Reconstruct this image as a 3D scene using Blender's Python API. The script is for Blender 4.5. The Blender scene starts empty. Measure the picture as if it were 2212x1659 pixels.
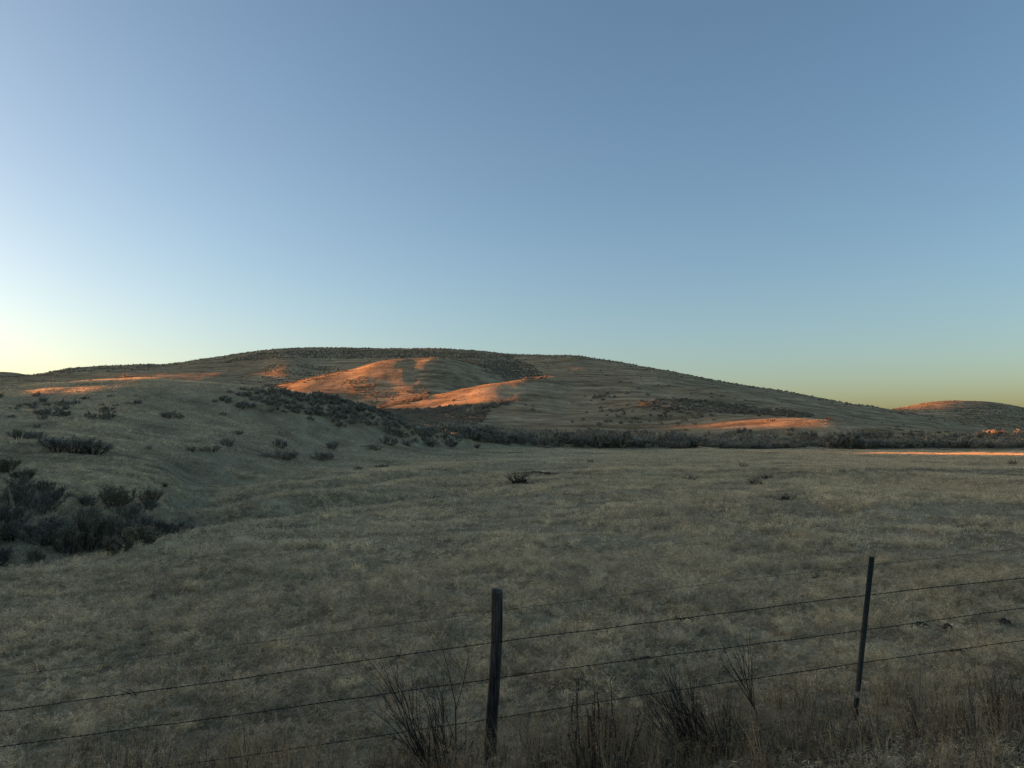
import bpy, math, random, time
import numpy as np
from mathutils import Vector, Matrix
T0 = time.time()
sc = bpy.context.scene
COL = sc.collection

# ---------------------------------------------------------------- camera
SUN_AZ = math.radians(-76.0)                  # from the view axis (+Y), negative = left
SUN_EL = math.radians(3.0)
PITCH = math.radians(3.95)
cam_data = bpy.data.cameras.new('camera')
cam = bpy.data.objects.new('camera', cam_data)
COL.objects.link(cam)
sc.camera = cam
cam_data.sensor_width = 36.0
cam_data.lens = 27.0
cam_data.clip_start = 0.05
cam_data.clip_end = 12000
cam.location = (0, 0, 0)
cam.rotation_euler = (math.radians(90) + PITCH, 0, 0)

# ---------------------------------------------------------------- sky, sun, exposure
world = bpy.data.worlds.new('World')
sc.world = world
world.use_nodes = True
wn = world.node_tree
sky = wn.nodes.new('ShaderNodeTexSky')
sky.sky_type = 'NISHITA'
sky.sun_disc = False
sky.sun_elevation = SUN_EL
sky.sun_rotation = SUN_AZ
sky.air_density = 0.76
sky.dust_density = 1.8
sky.ozone_density = 1.6
bg = wn.nodes['Background']
bg.inputs[1].default_value = 0.08
wn.links.new(sky.outputs[0], bg.inputs[0])
sun_data = bpy.data.lights.new('sun', 'SUN')
sun_data.energy = 4.3
sun_data.angle = math.radians(0.5)
sun_data.color = (1.0, 0.34, 0.105)
sun = bpy.data.objects.new('sun', sun_data)
COL.objects.link(sun)
sun.location = (-60, 20, 40)
sun.rotation_euler = Vector((math.sin(SUN_AZ)*math.cos(SUN_EL), math.cos(SUN_AZ)*math.cos(SUN_EL), math.sin(SUN_EL))).to_track_quat('Z', 'Y').to_euler()
sc.view_settings.view_transform = 'Standard'
sc.view_settings.look = 'None'
sc.view_settings.gamma = 1.0
sc.view_settings.exposure = 2.38
sc.cycles.max_bounces = 7
sc.cycles.diffuse_bounces = 5
sc.cycles.transmission_bounces = 3
sc.cycles.sample_clamp_indirect = 0.6
sc.cycles.use_denoising = True
sc.cycles.denoising_prefilter = 'NONE'
# ---------------------------------------------------------------- terrain (numpy)
PF, PCX, PCY = 1659.0, 1106.0, 829.5          # focal length and centre in sketch units

def ray(x, y):
    """sketch point -> (X, Z) per metre of forward distance Y"""
    a = (x - PCX) / PF; b = (PCY - y) / PF
    c, s = math.cos(PITCH), math.sin(PITCH)
    fy = c - b * s; fz = s + b * c
    return a / fy, fz / fy
def at(x, y, Y):
    a, e = ray(x, y); return np.array((a * Y, Y, e * Y))
def proj(X, Y, Z):
    c, s = math.cos(PITCH), math.sin(PITCH)
    dep = Y * c + Z * s; up = -Y * s + Z * c
    return PCX + PF * X / dep, PCY - PF * up / dep, dep

def pchip(xk, yk, x):
    xk = np.asarray(xk, float); yk = np.asarray(yk, float)
    h = np.diff(xk); dl = np.diff(yk) / h
    m = np.zeros_like(yk)
    if len(xk) > 2:
        w1 = 2 * h[1:] + h[:-1]; w2 = h[1:] + 2 * h[:-1]
        ok = dl[:-1] * dl[1:] > 0
        with np.errstate(divide='ignore', invalid='ignore'):
            hm = (w1 + w2) / (w1 / dl[:-1] + w2 / dl[1:])
        m[1:-1] = np.where(ok, hm, 0)
    m[0] = dl[0]; m[-1] = dl[-1]
    x = np.clip(x, xk[0], xk[-1])
    i = np.clip(np.searchsorted(xk, x, side='right') - 1, 0, len(h) - 1)
    t = (x - xk[i]) / h[i]; t2 = t * t; t3 = t2 * t
    return ((2*t3 - 3*t2 + 1) * yk[i] + (t3 - 2*t2 + t) * h[i] * m[i]
            + (-2*t3 + 3*t2) * yk[i+1] + (t3 - t2) * h[i] * m[i+1])

def _hash(ix, iy, seed):
    n = (ix.astype(np.int64) * 374761393 + iy.astype(np.int64) * 668265263 + seed * 1442695041) & 0xffffffff
    n = ((n ^ (n >> 13)) * 1274126177) & 0xffffffff
    return ((n ^ (n >> 16)) & 0xffff) / 65535.0 * 2 - 1
def vnoise(x, y, seed=0):
    ix = np.floor(x); iy = np.floor(y); fx = x - ix; fy = y - iy
    ux = fx*fx*fx*(fx*(fx*6-15)+10); uy = fy*fy*fy*(fy*(fy*6-15)+10)
    ix = ix.astype(np.int64); iy = iy.astype(np.int64)
    a = _hash(ix, iy, seed); b = _hash(ix+1, iy, seed); c = _hash(ix, iy+1, seed); d = _hash(ix+1, iy+1, seed)
    return (a*(1-ux)+b*ux)*(1-uy) + (c*(1-ux)+d*ux)*uy
def fbm(x, y, octv=4, seed=0):
    s = 0; a = 1.0; t = 0
    for k in range(octv):
        s = s + a * vnoise(x * 2**k + 13.7*k, y * 2**k - 7.1*k, seed + k); t += a; a *= .5
    return s / t

# stations from near to far: (x, height-in-picture y, forward distance) or (x, ('z', height), distance)
Z = lambda v: ('z', v)
ST = [
 [(-900,Z(-1.75),1.6),(3000,Z(-1.62),1.6)],
 [(-900,Z(-2.1),3.4),(1062,Z(-1.93),3.4),(3000,Z(-1.72),3.4)],
 [(-900,Z(-2.85),5.9),(0,1742,5.9),(1062,1640,6.0),(1848,1560,6.35),(2212,1518,6.6),(3000,1440,7)],
 [(-900,Z(-2.95),9),(0,1400,10),(1062,1352,10),(1848,1325,10.3),(2212,1308,10.5),(3000,1290,11)],
 [(-900,Z(-3.0),10.5),(0,1282,13),(430,1245,14),(1062,1215,15),(2212,1188,15.5),(3000,1180,16)],
 [(-900,Z(-3.0),12),(0,1243,15),(200,1200,17.5),(350,1162,20),(435,1151,21.5),(550,1135,23),(750,1110,25.5),(1000,1085,28),(1230,1074,30),(2212,1058,31),(3000,1050,31)],
 [(-900,Z(-4.2),17),(0,Z(-4.7),21),(200,Z(-4.9),23),(370,Z(-4.7),25),(435,Z(-4.1),26),(550,Z(-3.6),27.5),(750,Z(-3.3),30),(1000,Z(-2.85),32),(1230,1065,33),(2212,1050,34),(3000,1045,34)],
 [(-900,Z(-3.0),24),(0,1100,27),(200,1112,28),(330,1105,29),(380,1120,29.5),(435,1118,30),(550,1091,31),(650,1073,33),(800,1053,36),(950,1040,39),(1106,1033,41),(1500,1029,42),(2212,1027,42),(3000,1027,42)],
 [(-900,Z(-2.4),27),(0,1050,30),(200,1065,31),(330,1075,32.5),(380,Z(-4.1),33),(435,Z(-3.65),34),(550,Z(-3.5),35),(700,Z(-3.35),38),(850,Z(-3.2),41),(1000,Z(-3.0),43.5),(1106,Z(-2.7),46),(1500,1022,46),(2212,1019,46),(3000,1019,46)],
 [(-900,960,30),(0,1005,34),(200,1025,35),(330,1050,36.5),(425,1091,38),(550,1058,40),(700,1040,43),(850,1020,48),(1000,1003,55),(1106,995,62),(1230,1000,62),(1500,1000,62),(2212,1001,62),(3000,1001,62)],
 [(-900,920,38),(0,960,43),(200,975,43),(330,1000,44),(425,1045,45),(550,1053,47),(700,1036,50),(850,1018,55),(1000,1001,62),(1106,993,68),(1500,994,70),(2212,995,70),(3000,995,70)],
 [(-900,880,45),(0,925,52),(200,940,52),(430,965,56),(700,988,65),(1000,985,78),(1230,986,82),(1800,985,82),(2212,982,82),(3000,980,82)],
 [(-900,820,62),(0,876,66),(240,876,68),(430,900,70),(600,924,72),(700,944,75),(850,961,81),(1040,967,102),(1230,970,114),(1500,971,115),(2212,971,115),(3000,971,115)],
 [(-900,740,90),(-400,800,92),(0,843,91),(107,831,91),(286,823,91),(430,828,89),(515,836,87),(575,842,86),(675,856,86),(765,876,87),(861,907,90),(950,936,97),(1040,951,116),(1230,950,143),(2212,951,148),(3000,951,148)],
 [(-900,Z(4),130),(0,Z(3.2),122),(286,Z(2.3),115),(515,Z(1),107),(675,Z(.3),104),(765,Z(.0),105),(861,Z(-.4),108),(950,Z(-.7),122),(1100,941,160),(1500,936,164),(1700,938,158),(2212,943,157),(3000,945,157)],
 [(-900,Z(7),230),(0,Z(5),220),(515,Z(5),200),(800,Z(4),190),(900,908,190),(1000,905,194),(1230,910,194),(1400,910,196),(1500,905,195),(1600,902,190),(1700,903,181),(1800,909,174),(1900,924,170),(2000,936,170),(2212,944,172),(3000,946,172)],
 [(-900,Z(8),260),(0,Z(7),250),(515,Z(6.5),240),(700,Z(6),236),(800,891,236),(850,886,236),(940,878,236),(1000,866,236),(1060,857,234),(1112,858,232),(1170,868,228),(1230,882,222),(1400,893,208),(1500,896,206),(1650,900,204),(1800,912,200),(1900,930,198),(2212,945,195),(3000,947,195)],
 [(-900,Z(9),300),(0,Z(8),290),(515,Z(7),270),(700,Z(6.5),258),(790,888,248),(860,872,250),(933,856,252),(1000,840,255),(1055,829,257),(1112,822,262),(1219,817,288),(1307,822,298),(1400,834,294),(1507,849,270),(1635,873,248),(1754,900,228),(1900,930,215),(2212,945,210),(3000,947,210)],
 [(-900,Z(10),330),(0,Z(9),320),(515,Z(9),310),(700,Z(9.5),305),(800,884,305),(933,858,312),(1055,Z(16),322),(1219,Z(18),340),(1400,Z(18),335),(1635,Z(9),300),(1754,Z(6),285),(1900,Z(2.5),270),(2212,Z(1),260),(3000,Z(0),260)],
 [(-900,Z(20),380),(0,845,380),(286,832,370),(430,832,370),(561,839,370),(658,819,376),(754,799,385),(826,781,392),(883,775,396),(933,773,393),(980,777,393),(1023,785,397),(1062,797,398),(1112,811,396),(1219,806,400),(1400,812,398),(1507,832,380),(1635,860,350),(1754,886,330),(1900,913,320),(2000,926,315),(2212,942,300),(3000,947,300)],
 [(-900,Z(24),440),(0,838,430),(286,822,430),(430,822,430),(561,833,430),(658,824,440),(754,808,450),(826,797,456),(933,789,460),(1023,791,452),(1112,800,440),(1219,797,440),(1400,806,432),(1507,823,410),(1635,851,384),(1754,878,362),(1900,904,352),(2000,919,345),(2212,940,330),(3000,947,330)],
 [(-900,Z(30),500),(0,824,500),(190,812,500),(286,808,500),(430,803,500),(561,797,500),(625,786,500),(690,789,505),(754,786,510),(933,773,520),(1023,776,510),(1112,787,500),(1219,786,490),(1300,793,480),(1400,801,470),(1507,816,440),(1635,840,420),(1754,860,400),(1900,886,385),(2000,905,380),(2212,936,370),(3000,947,370)],
 [(-900,Z(36),570),(-300,815,560),(0,817,560),(60,812,560),(190,793,570),(300,789,580),(345,789,590),(450,776,610),(580,760,630),(700,755,640),(900,756,640),(1000,760,630),(1130,769,600),(1240,771,570),(1300,779,550),(1440,802,505),(1580,828,475),(1719,851,450),(1824,870,425),(1921,883,410),(2033,903,405),(2103,917,400),(2172,934,397),(2300,944,395),(3000,947,390)],
 [(-900,Z(30),680),(0,Z(36),680),(300,Z(40),720),(700,Z(40),800),(1000,Z(36),780),(1300,Z(30),680),(1719,Z(14),560),(1921,Z(8),520),(2172,Z(0),500),(3000,Z(0),500)],
 [(-900,Z(46),950),(-200,812,950),(0,806,950),(30,808,950),(70,814,950),(200,826,930),(700,Z(35),950),(1300,Z(30),850),(1800,Z(24),760),(1900,890,750),(1940,883,752),(2000,872,760),(2060,867,770),(2130,869,770),(2212,881,765),(2300,900,760),(2500,925,760),(3000,935,760)],
 [(-900,Z(20),1600),(3000,Z(20),1500)],
 [(-900,Z(0),7000),(3000,Z(0),7000)],
]
# crest of the unseen left ridge, shaped to block the sun: height over its rays along azimuth -50 deg
RIDGE_UV = [(0,-1.2),(8,-1),(20,1.2),(40,1.6),(50,1.3),(56,.3),(62,.4),(66,1.8),(71,2.7),(80,2.4),(84,1.5),(88,-2.1),(99,-2.1),(104.5,4.5),(130,6),(169,6),(173,2.1),(189,2.1),(193,10),(213,11),(218,4.5),(226,3.6),(245,5),(300,9),(345,12),(400,20),(425,22),(436,30.5),(446,35),(480,46),(510,54),(560,58),(670,58),(720,34),(800,28),(900,10)]
RAZ = math.radians(-50)
_ku = math.sin(RAZ)*math.cos(SUN_AZ) - math.cos(RAZ)*math.sin(SUN_AZ); _ks = math.cos(RAZ - SUN_AZ)

AZ_IN = math.radians(41)
def az_grid():
    a = np.radians(np.concatenate([np.arange(-180,-66,3.0), np.arange(-66,-38,0.5), np.arange(-38,38,0.09),
                                   np.arange(38,66,0.5), np.arange(66,180,3.0)]))
    return a
def d_grid():
    return np.exp(np.arange(math.log(1.3), math.log(7000), 0.0112))

def build_height(azs, ds):
    lr = np.log(ds); K = len(ST); N = len(azs)
    azc = np.clip(azs, math.radians(-38.5), math.radians(44))
    LD = np.zeros((K, N)); ZZ = np.zeros((K, N))
    for k, pts in enumerate(ST):
        A = []; L = []; V = []
        for (x, y, Y) in pts:
            if isinstance(y, tuple):
                a = math.atan(ray(x, 944)[0]); z = y[1]
            else:
                ax, e = ray(x, y); a = math.atan(ax); z = e * Y
            A.append(a); L.append(math.log(Y / math.cos(a))); V.append(z)
        LD[k] = pchip(A, L, azc); ZZ[k] = pchip(A, V, azc)
    H = np.zeros((N, len(ds)))
    for j in range(N):
        H[j] = pchip(LD[:, j], ZZ[:, j], lr)
    # unseen left ridge, its profile set by the shade it casts
    A, D = np.meshgrid(azs, ds, indexing='ij')
    SX, SY = math.sin(SUN_AZ), math.cos(SUN_AZ)
    s_ = D * (np.sin(A) * SX + np.cos(A) * SY); u_ = D * (np.sin(A) * SY - np.cos(A) * SX)
    sc = np.maximum(u_, 0) * _ks / _ku
    ds_ = s_ - sc
    vz = pchip([r[0] for r in RIDGE_UV], [r[1] for r in RIDGE_UV], u_)
    vz = vz + sc * math.tan(SUN_EL)
    R = vz - 0.11 * (np.sqrt(ds_ * ds_ + 14.0**2) - 14.0)
    R = np.maximum(R, -2.4 + 0 * R)
    deg = np.degrees(azs)
    w = np.clip((-36 - deg) / 12.0, 0, 1); w = w*w*(3-2*w)
    w = w[:, None] * np.clip((D - 12) / 25, 0, 1)
    H = H * (1 - w) + R * w
    # beyond the ridge and behind the viewer the land falls to a gentle plain with the road verge
    w2 = np.clip((-66 - deg) / 22.0, 0, 1); w2 = w2*w2*(3-2*w2)
    w3 = np.clip((deg - 45) / 60.0, 0, 1); w3 = w3*w3*(3-2*w3)
    wb = np.maximum(w2, w3)[:, None]
    H = H * (1 - wb) + (-1.62) * wb
    t = np.clip((ds - 22) / 50, 0, 1); t = t*t*(3-2*t)
    q = np.clip(1.6 - np.abs(deg + 88) / 24, 0, 1); q = q*q*(3-2*q)      # unseen rise added to shade the foreground
    H += 8.0 * t[None, :] * q[:, None] * np.clip(2 - ds[None, :] / 400, 0, 1)
    return H

def relief(X, Y, D):
    """natural undulation laid over the land"""
    r = np.zeros_like(X)
    f = np.clip((D - 7) / 20, 0, 1)
    r += 0.10 * fbm(X/5.0, Y/5.0, 3, 11) * np.clip((D-4)/8, 0.25, 1)
    r += 0.045 * fbm(X/1.3, Y/1.3, 3, 5) * np.clip(1.4 - D/120, 0.3, 1)
    r += 0.16 * fbm(X/17.0 + 3, Y/12.0, 3, 21) * f
    q = np.clip((78 - D) / 25, 0, 1) * np.clip((D - 9) / 8, 0, 1)
    w = fbm(X/9.0 + 5, Y/9.0 + Y*0.02, 3, 61)
    r += q * (0.26 * w + 0.30 * (0.35 - np.abs(fbm(X/16.0 - 2, Y/9.0, 2, 63))))
    # cattle terraces and small benches running across the slopes
    lf = np.clip((-X - 1) / 8, 0, 1) * np.clip((D - 30) / 12, 0, 1) * np.clip((125 - D) / 30, 0, 1)
    r += lf * (0.22 * fbm(X/11.0, Y/3.2, 3, 71)) + q * 0.07 * fbm(X/5.0, Y/1.6, 2, 73)
    g = np.clip((D - 160) / 120, 0, 1)
    # rounded spurs and rills running down the hill sides
    r += g * (0.55 * fbm(X/42.0 + 9, Y/60.0, 4, 31) + 0.38 * fbm(X/13.0, Y/22.0, 3, 41))
    g2 = np.clip((D - 70) / 60, 0, 1) * (1 - g) * (X < 30)
    r += g2 * 0.45 * fbm(X/14.0, Y/14.0, 3, 51)
    return r

class Land:
    def __init__(s):
        s.az = az_grid(); s.d = d_grid()
        H = build_height(s.az, s.d)
        A, D = np.meshgrid(s.az, s.d, indexing='ij')
        s.X = D * np.sin(A); s.Y = D * np.cos(A); s.D = D
        s.Z = H + relief(s.X, s.Y, D)
        s.ld0 = math.log(s.d[0]); s.st = 0.0112
    def h(s, x, y):
        x = np.atleast_1d(np.asarray(x, float)); y = np.atleast_1d(np.asarray(y, float))
        a = np.arctan2(x, y); l = (np.log(np.maximum(np.hypot(x, y), 1.35)) - s.ld0) / s.st
        i = np.clip(np.searchsorted(s.az, a, side='right') - 1, 0, len(s.az) - 2)
        ta = np.clip((a - s.az[i]) / (s.az[i+1] - s.az[i]), 0, 1)
        j = np.clip(np.floor(l).astype(int), 0, len(s.d) - 2); tl = np.clip(l - j, 0, 1)
        Q = s.Z
        return (Q[i,j]*(1-ta)+Q[i+1,j]*ta)*(1-tl) + (Q[i,j+1]*(1-ta)+Q[i+1,j+1]*ta)*tl
    def hit(s, x, y, ymin=3.0):
        """first point of the land met by the line of sight through sketch point (x, y)"""
        a, e = ray(x, y)
        Y = np.exp(np.linspace(math.log(ymin), math.log(3000), 3000))
        zz = s.h(a * Y, Y); under = zz >= e * Y
        k = int(np.argmax(under)) if under.any() else len(Y) - 1
        return float(a * Y[k]), float(Y[k]), float(zz[k])
LAND = Land()
print('land', round(time.time() - T0, 1))
rng = np.random.default_rng(7)
random.seed(7)

# ---------------------------------------------------------------- helpers
def tag(o, label=None, cat=None, group=None, kind=None):
    if label: o['label'] = label
    if cat: o['category'] = cat
    if group: o['group'] = group
    if kind: o['kind'] = kind
    return o
def empty(name, loc, rz=0.0):
    o = bpy.data.objects.new(name, None)
    o.empty_display_size = 0.2
    o.location = loc; o.rotation_euler = (0, 0, rz)
    COL.objects.link(o)
    return o
def np_mesh(name, V, F, mat, smooth=False, tone=None):
    """V (n,3), F (m,3) or (m,4) -> mesh"""
    me = bpy.data.meshes.new(name)
    V = np.asarray(V, np.float32); F = np.asarray(F, np.int32)
    k = F.shape[1]
    me.vertices.add(len(V)); me.vertices.foreach_set('co', V.ravel())
    me.loops.add(F.size); me.loops.foreach_set('vertex_index', F.ravel())
    me.polygons.add(len(F)); me.polygons.foreach_set('loop_start', np.arange(0, F.size, k, dtype=np.int32))
    try: me.polygons.foreach_set('loop_total', np.full(len(F), k, np.int32))
    except Exception: pass
    if smooth: me.polygons.foreach_set('use_smooth', np.ones(len(F), bool))
    if tone is not None:
        a = me.attributes.new('tone', 'FLOAT', 'POINT'); a.data.foreach_set('value', np.asarray(tone, np.float32))
    me.update(); me.validate()
    if mat: me.materials.append(mat)
    return me
def link(name, me, parent=None, loc=None):
    o = bpy.data.objects.new(name, me)
    if loc is not None: o.location = loc
    if parent is not None: o.parent = parent
    COL.objects.link(o)
    return o
class MB:
    """collects triangles of one mesh"""
    def __init__(s): s.v = []; s.f = []; s.t = []; s.n = 0
    def add(s, V, F, tone=0.5):
        V = np.asarray(V, float); s.v.append(V); s.f.append(np.asarray(F, int) + s.n)
        s.t.append(np.full(len(V), tone) if np.isscalar(tone) else np.asarray(tone)); s.n += len(V)
    def tube(s, P, R, sides=4, tone=0.5, cap=True):
        P = np.asarray(P, float); R = np.asarray(R, float); n = len(P)
        t = np.gradient(P, axis=0); t /= np.linalg.norm(t, axis=1, keepdims=True) + 1e-9
        ref = np.array((0.13, 0.07, 1.0)) if abs(t[0][2]) < 0.9 else np.array((1.0, 0.1, 0.05))
        a = np.cross(t, ref); a /= np.linalg.norm(a, axis=1, keepdims=True) + 1e-9
        b = np.cross(t, a)
        th = np.arange(sides) / sides * 2 * math.pi
        V = (P[:, None] + R[:, None, None] * (np.cos(th)[None, :, None] * a[:, None] + np.sin(th)[None, :, None] * b[:, None])).reshape(-1, 3)
        F = []
        for i in range(n - 1):
            for k in range(sides):
                p = i*sides + k; q = i*sides + (k+1) % sides
                F += [(p, q, q + sides), (p, q + sides, p + sides)]
        if cap:
            e = (n-1)*sides
            for k in range(1, sides - 1): F += [(0, k+1, k), (e, e+k, e+k+1)]
        s.add(V, F, tone)
    def mesh(s, name, mat, smooth=False):
        return np_mesh(name, np.concatenate(s.v), np.concatenate(s.f), mat, smooth, np.concatenate(s.t))

# ---------------------------------------------------------------- materials
def new_mat(name):
    m = bpy.data.materials.new(name); m.use_nodes = True
    nt = m.node_tree; nt.nodes.clear()
    out = nt.nodes.new('ShaderNodeOutputMaterial')
    return m, nt, out
def N(nt, kind, **kw):
    n = nt.nodes.new(kind)
    for k, v in kw.items():
        if k.startswith('i_'): n.inputs[k[2:].replace('_', ' ')].default_value = v
        else: setattr(n, k, v)
    return n
def noise(nt, vec, scale, detail=4, rough=0.55):
    n = N(nt, 'ShaderNodeTexNoise'); n.inputs['Scale'].default_value = scale
    n.inputs['Detail'].default_value = detail; n.inputs['Roughness'].default_value = rough
    nt.links.new(vec, n.inputs['Vector']); return n.outputs['Fac']
def ramp(nt, fac, stops):
    r = N(nt, 'ShaderNodeValToRGB')
    while len(r.color_ramp.elements) < len(stops): r.color_ramp.elements.new(0.5)
    for e, (p, c) in zip(r.color_ramp.elements, stops):
        e.position = p; e.color = (*c, 1) if len(c) == 3 else c
    nt.links.new(fac, r.inputs['Fac']); return r.outputs['Color']
def mix(nt, fac, a, b, mode='MIX'):
    m = N(nt, 'ShaderNodeMix', data_type='RGBA', blend_type=mode)
    for sock, val in ((m.inputs['Factor'], fac), (m.inputs['A'], a), (m.inputs['B'], b)):
        if isinstance(val, (int, float)): sock.default_value = val
        elif isinstance(val, tuple): sock.default_value = (*val, 1)
        else: nt.links.new(val, sock)
    return m.outputs['Result']
def mapping(nt, vec, scale, rot=(0, 0, 0)):
    m = N(nt, 'ShaderNodeMapping'); m.inputs['Scale'].default_value = scale; m.inputs['Rotation'].default_value = rot
    nt.links.new(vec, m.inputs['Vector']); return m.outputs['Vector']

def leafy(name, dark, light, patchy=0.5, transl=0.35, big=0.09, tint=None, rough=True):
    """blades and leaves: each has its own tone, whole patches differ by the ground they grow on"""
    m, nt, out = new_mat(name)
    geo = N(nt, 'ShaderNodeNewGeometry')
    at_ = N(nt, 'ShaderNodeAttribute', attribute_name='tone')
    oi = N(nt, 'ShaderNodeObjectInfo')
    n1 = noise(nt, geo.outputs['Position'], big, 5, 0.6)
    n2 = noise(nt, geo.outputs['Position'], 1.7, 3, 0.6)
    c = mix(nt, at_.outputs['Fac'], dark, light)
    g = ramp(nt, n1, [(0.34, (1-patchy,)*3), (0.62, (1, 1, 1))])
    c = mix(nt, 1.0, c, g, 'MULTIPLY')
    g2 = ramp(nt, n2, [(0.3, (0.74, 0.74, 0.75)), (0.7, (1.22, 1.2, 1.15))])
    c = mix(nt, 1.0, c, g2, 'MULTIPLY')
    if tint is not None:
        n3 = noise(nt, geo.outputs['Position'], 0.23, 3, 0.5)
        f = ramp(nt, n3, [(0.45, (0, 0, 0)), (0.7, (1, 1, 1))])
        c = mix(nt, f, c, mix(nt, 1.0, c, tint, 'MULTIPLY'))
    g3 = ramp(nt, oi.outputs['Random'], [(0.0, (0.86, 0.86, 0.88)), (0.6, (1.0, 1.0, 1.0)), (1.0, (1.10, 1.08, 1.04))])
    c = mix(nt, 1.0, c, g3, 'MULTIPLY')
    d = N(nt, 'ShaderNodeBsdfDiffuse'); t = N(nt, 'ShaderNodeBsdfTranslucent')
    nt.links.new(c, d.inputs['Color']); nt.links.new(c, t.inputs['Color'])
    ms = N(nt, 'ShaderNodeMixShader'); ms.inputs[0].default_value = transl
    nt.links.new(d.outputs[0], ms.inputs[1]); nt.links.new(t.outputs[0], ms.inputs[2])
    nt.links.new(ms.outputs[0], out.inputs['Surface'])
    return m

M = {}
M['grass'] = leafy('dry_grass', (0.25, 0.20, 0.12), (0.97, 0.84, 0.57), 0.22, 0.35, 0.11, (0.95, 0.94, 0.93))
M['hillgrass'] = leafy('hill_grass', (0.31, 0.235, 0.14), (0.84, 0.665, 0.41), 0.28, 0.30, 0.022, (0.96, 0.92, 0.86))
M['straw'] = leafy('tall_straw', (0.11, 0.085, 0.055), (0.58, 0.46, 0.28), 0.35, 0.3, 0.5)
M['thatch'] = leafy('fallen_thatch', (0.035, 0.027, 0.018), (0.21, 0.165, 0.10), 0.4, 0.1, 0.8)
M['sage'] = leafy('sagebrush_leaf', (0.19, 0.175, 0.14), (0.52, 0.475, 0.37), 0.3, 0.15, 0.12)
M['sagedark'] = leafy('dark_sagebrush_leaf', (0.09, 0.085, 0.068), (0.32, 0.29, 0.225), 0.3, 0.15, 0.12)  # darker sagebrush tone for the gully bushes
M['sagepale'] = leafy('rabbitbrush_leaf', (0.12, 0.105, 0.075), (0.40, 0.35, 0.24), 0.3, 0.2, 0.12)
M['bark'] = leafy('shrub_bark', (0.06, 0.05, 0.043), (0.17, 0.15, 0.13), 0.2, 0.0, 0.5)
M['twig'] = leafy('bare_twig', (0.028, 0.023, 0.021), (0.12, 0.10, 0.085), 0.2, 0.0, 0.5)
M['seed'] = leafy('seed_head', (0.06, 0.038, 0.028), (0.22, 0.14, 0.10), 0.2, 0.1, 0.5)

def soil_mat():
    m, nt, out = new_mat('dry_soil_and_stubble')
    geo = N(nt, 'ShaderNodeNewGeometry'); P = geo.outputs['Position']
    big = noise(nt, P, 0.035, 5, 0.6); mid = noise(nt, P, 0.35, 5, 0.65); fine = noise(nt, P, 9.0, 6, 0.75)
    c = ramp(nt, mid, [(0.3, (0.20, 0.16, 0.105)), (0.52, (0.38, 0.315, 0.205)), (0.75, (0.58, 0.48, 0.32))])
    c = mix(nt, 1.0, c, ramp(nt, fine, [(0.3, (0.5, 0.5, 0.5)), (0.65, (1.25, 1.22, 1.17))]), 'MULTIPLY')
    c = mix(nt, 1.0, c, ramp(nt, big, [(0.35, (0.75, 0.76, 0.74)), (0.65, (1.08, 1.05, 1.0))]), 'MULTIPLY')
    b = N(nt, 'ShaderNodeBump'); b.inputs['Strength'].default_value = 0.7; b.inputs['Distance'].default_value = 0.05
    nt.links.new(fine, b.inputs['Height'])
    d = N(nt, 'ShaderNodeBsdfDiffuse'); nt.links.new(c, d.inputs['Color']); nt.links.new(b.outputs[0], d.inputs['Normal'])
    nt.links.new(d.outputs[0], out.inputs['Surface'])
    return m
def hill_mat():
    m, nt, out = new_mat('dry_hillside')
    geo = N(nt, 'ShaderNodeNewGeometry'); P = geo.outputs['Position']
    big = noise(nt, P, 0.012, 6, 0.6)
    st = noise(nt, mapping(nt, P, (0.05, 0.16, 0.3)), 1.0, 6, 0.65)
    mid = noise(nt, P, 0.22, 6, 0.7); fine = noise(nt, P, 1.6, 4, 0.7)
    c = ramp(nt, st, [(0.34, (0.25, 0.19, 0.115)), (0.5, (0.46, 0.36, 0.22)), (0.66, (0.66, 0.525, 0.33))])
    c = mix(nt, 1.0, c, ramp(nt, mid, [(0.3, (0.6, 0.6, 0.6)), (0.65, (1.12, 1.1, 1.06))]), 'MULTIPLY')
    c = mix(nt, 1.0, c, ramp(nt, fine, [(0.25, (0.6, 0.6, 0.6)), (0.7, (1.15, 1.12, 1.1))]), 'MULTIPLY')
    c = mix(nt, 1.0, c, ramp(nt, big, [(0.35, (0.78, 0.80, 0.78)), (0.65, (1.05, 1.02, 1.0))]), 'MULTIPLY')
    b = N(nt, 'ShaderNodeBump'); b.inputs['Strength'].default_value = 0.6; b.inputs['Distance'].default_value = 0.45
    nt.links.new(mid, b.inputs['Height'])
    b2 = N(nt, 'ShaderNodeBump'); b2.inputs['Strength'].default_value = 0.8; b2.inputs['Distance'].default_value = 0.25
    nt.links.new(fine, b2.inputs['Height']); nt.links.new(b.outputs[0], b2.inputs['Normal'])
    d = N(nt, 'ShaderNodeBsdfDiffuse'); nt.links.new(c, d.inputs['Color']); nt.links.new(b2.outputs[0], d.inputs['Normal'])
    nt.links.new(d.outputs[0], out.inputs['Surface'])
    return m
M['soil'] = soil_mat(); M['hill'] = hill_mat()

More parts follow.
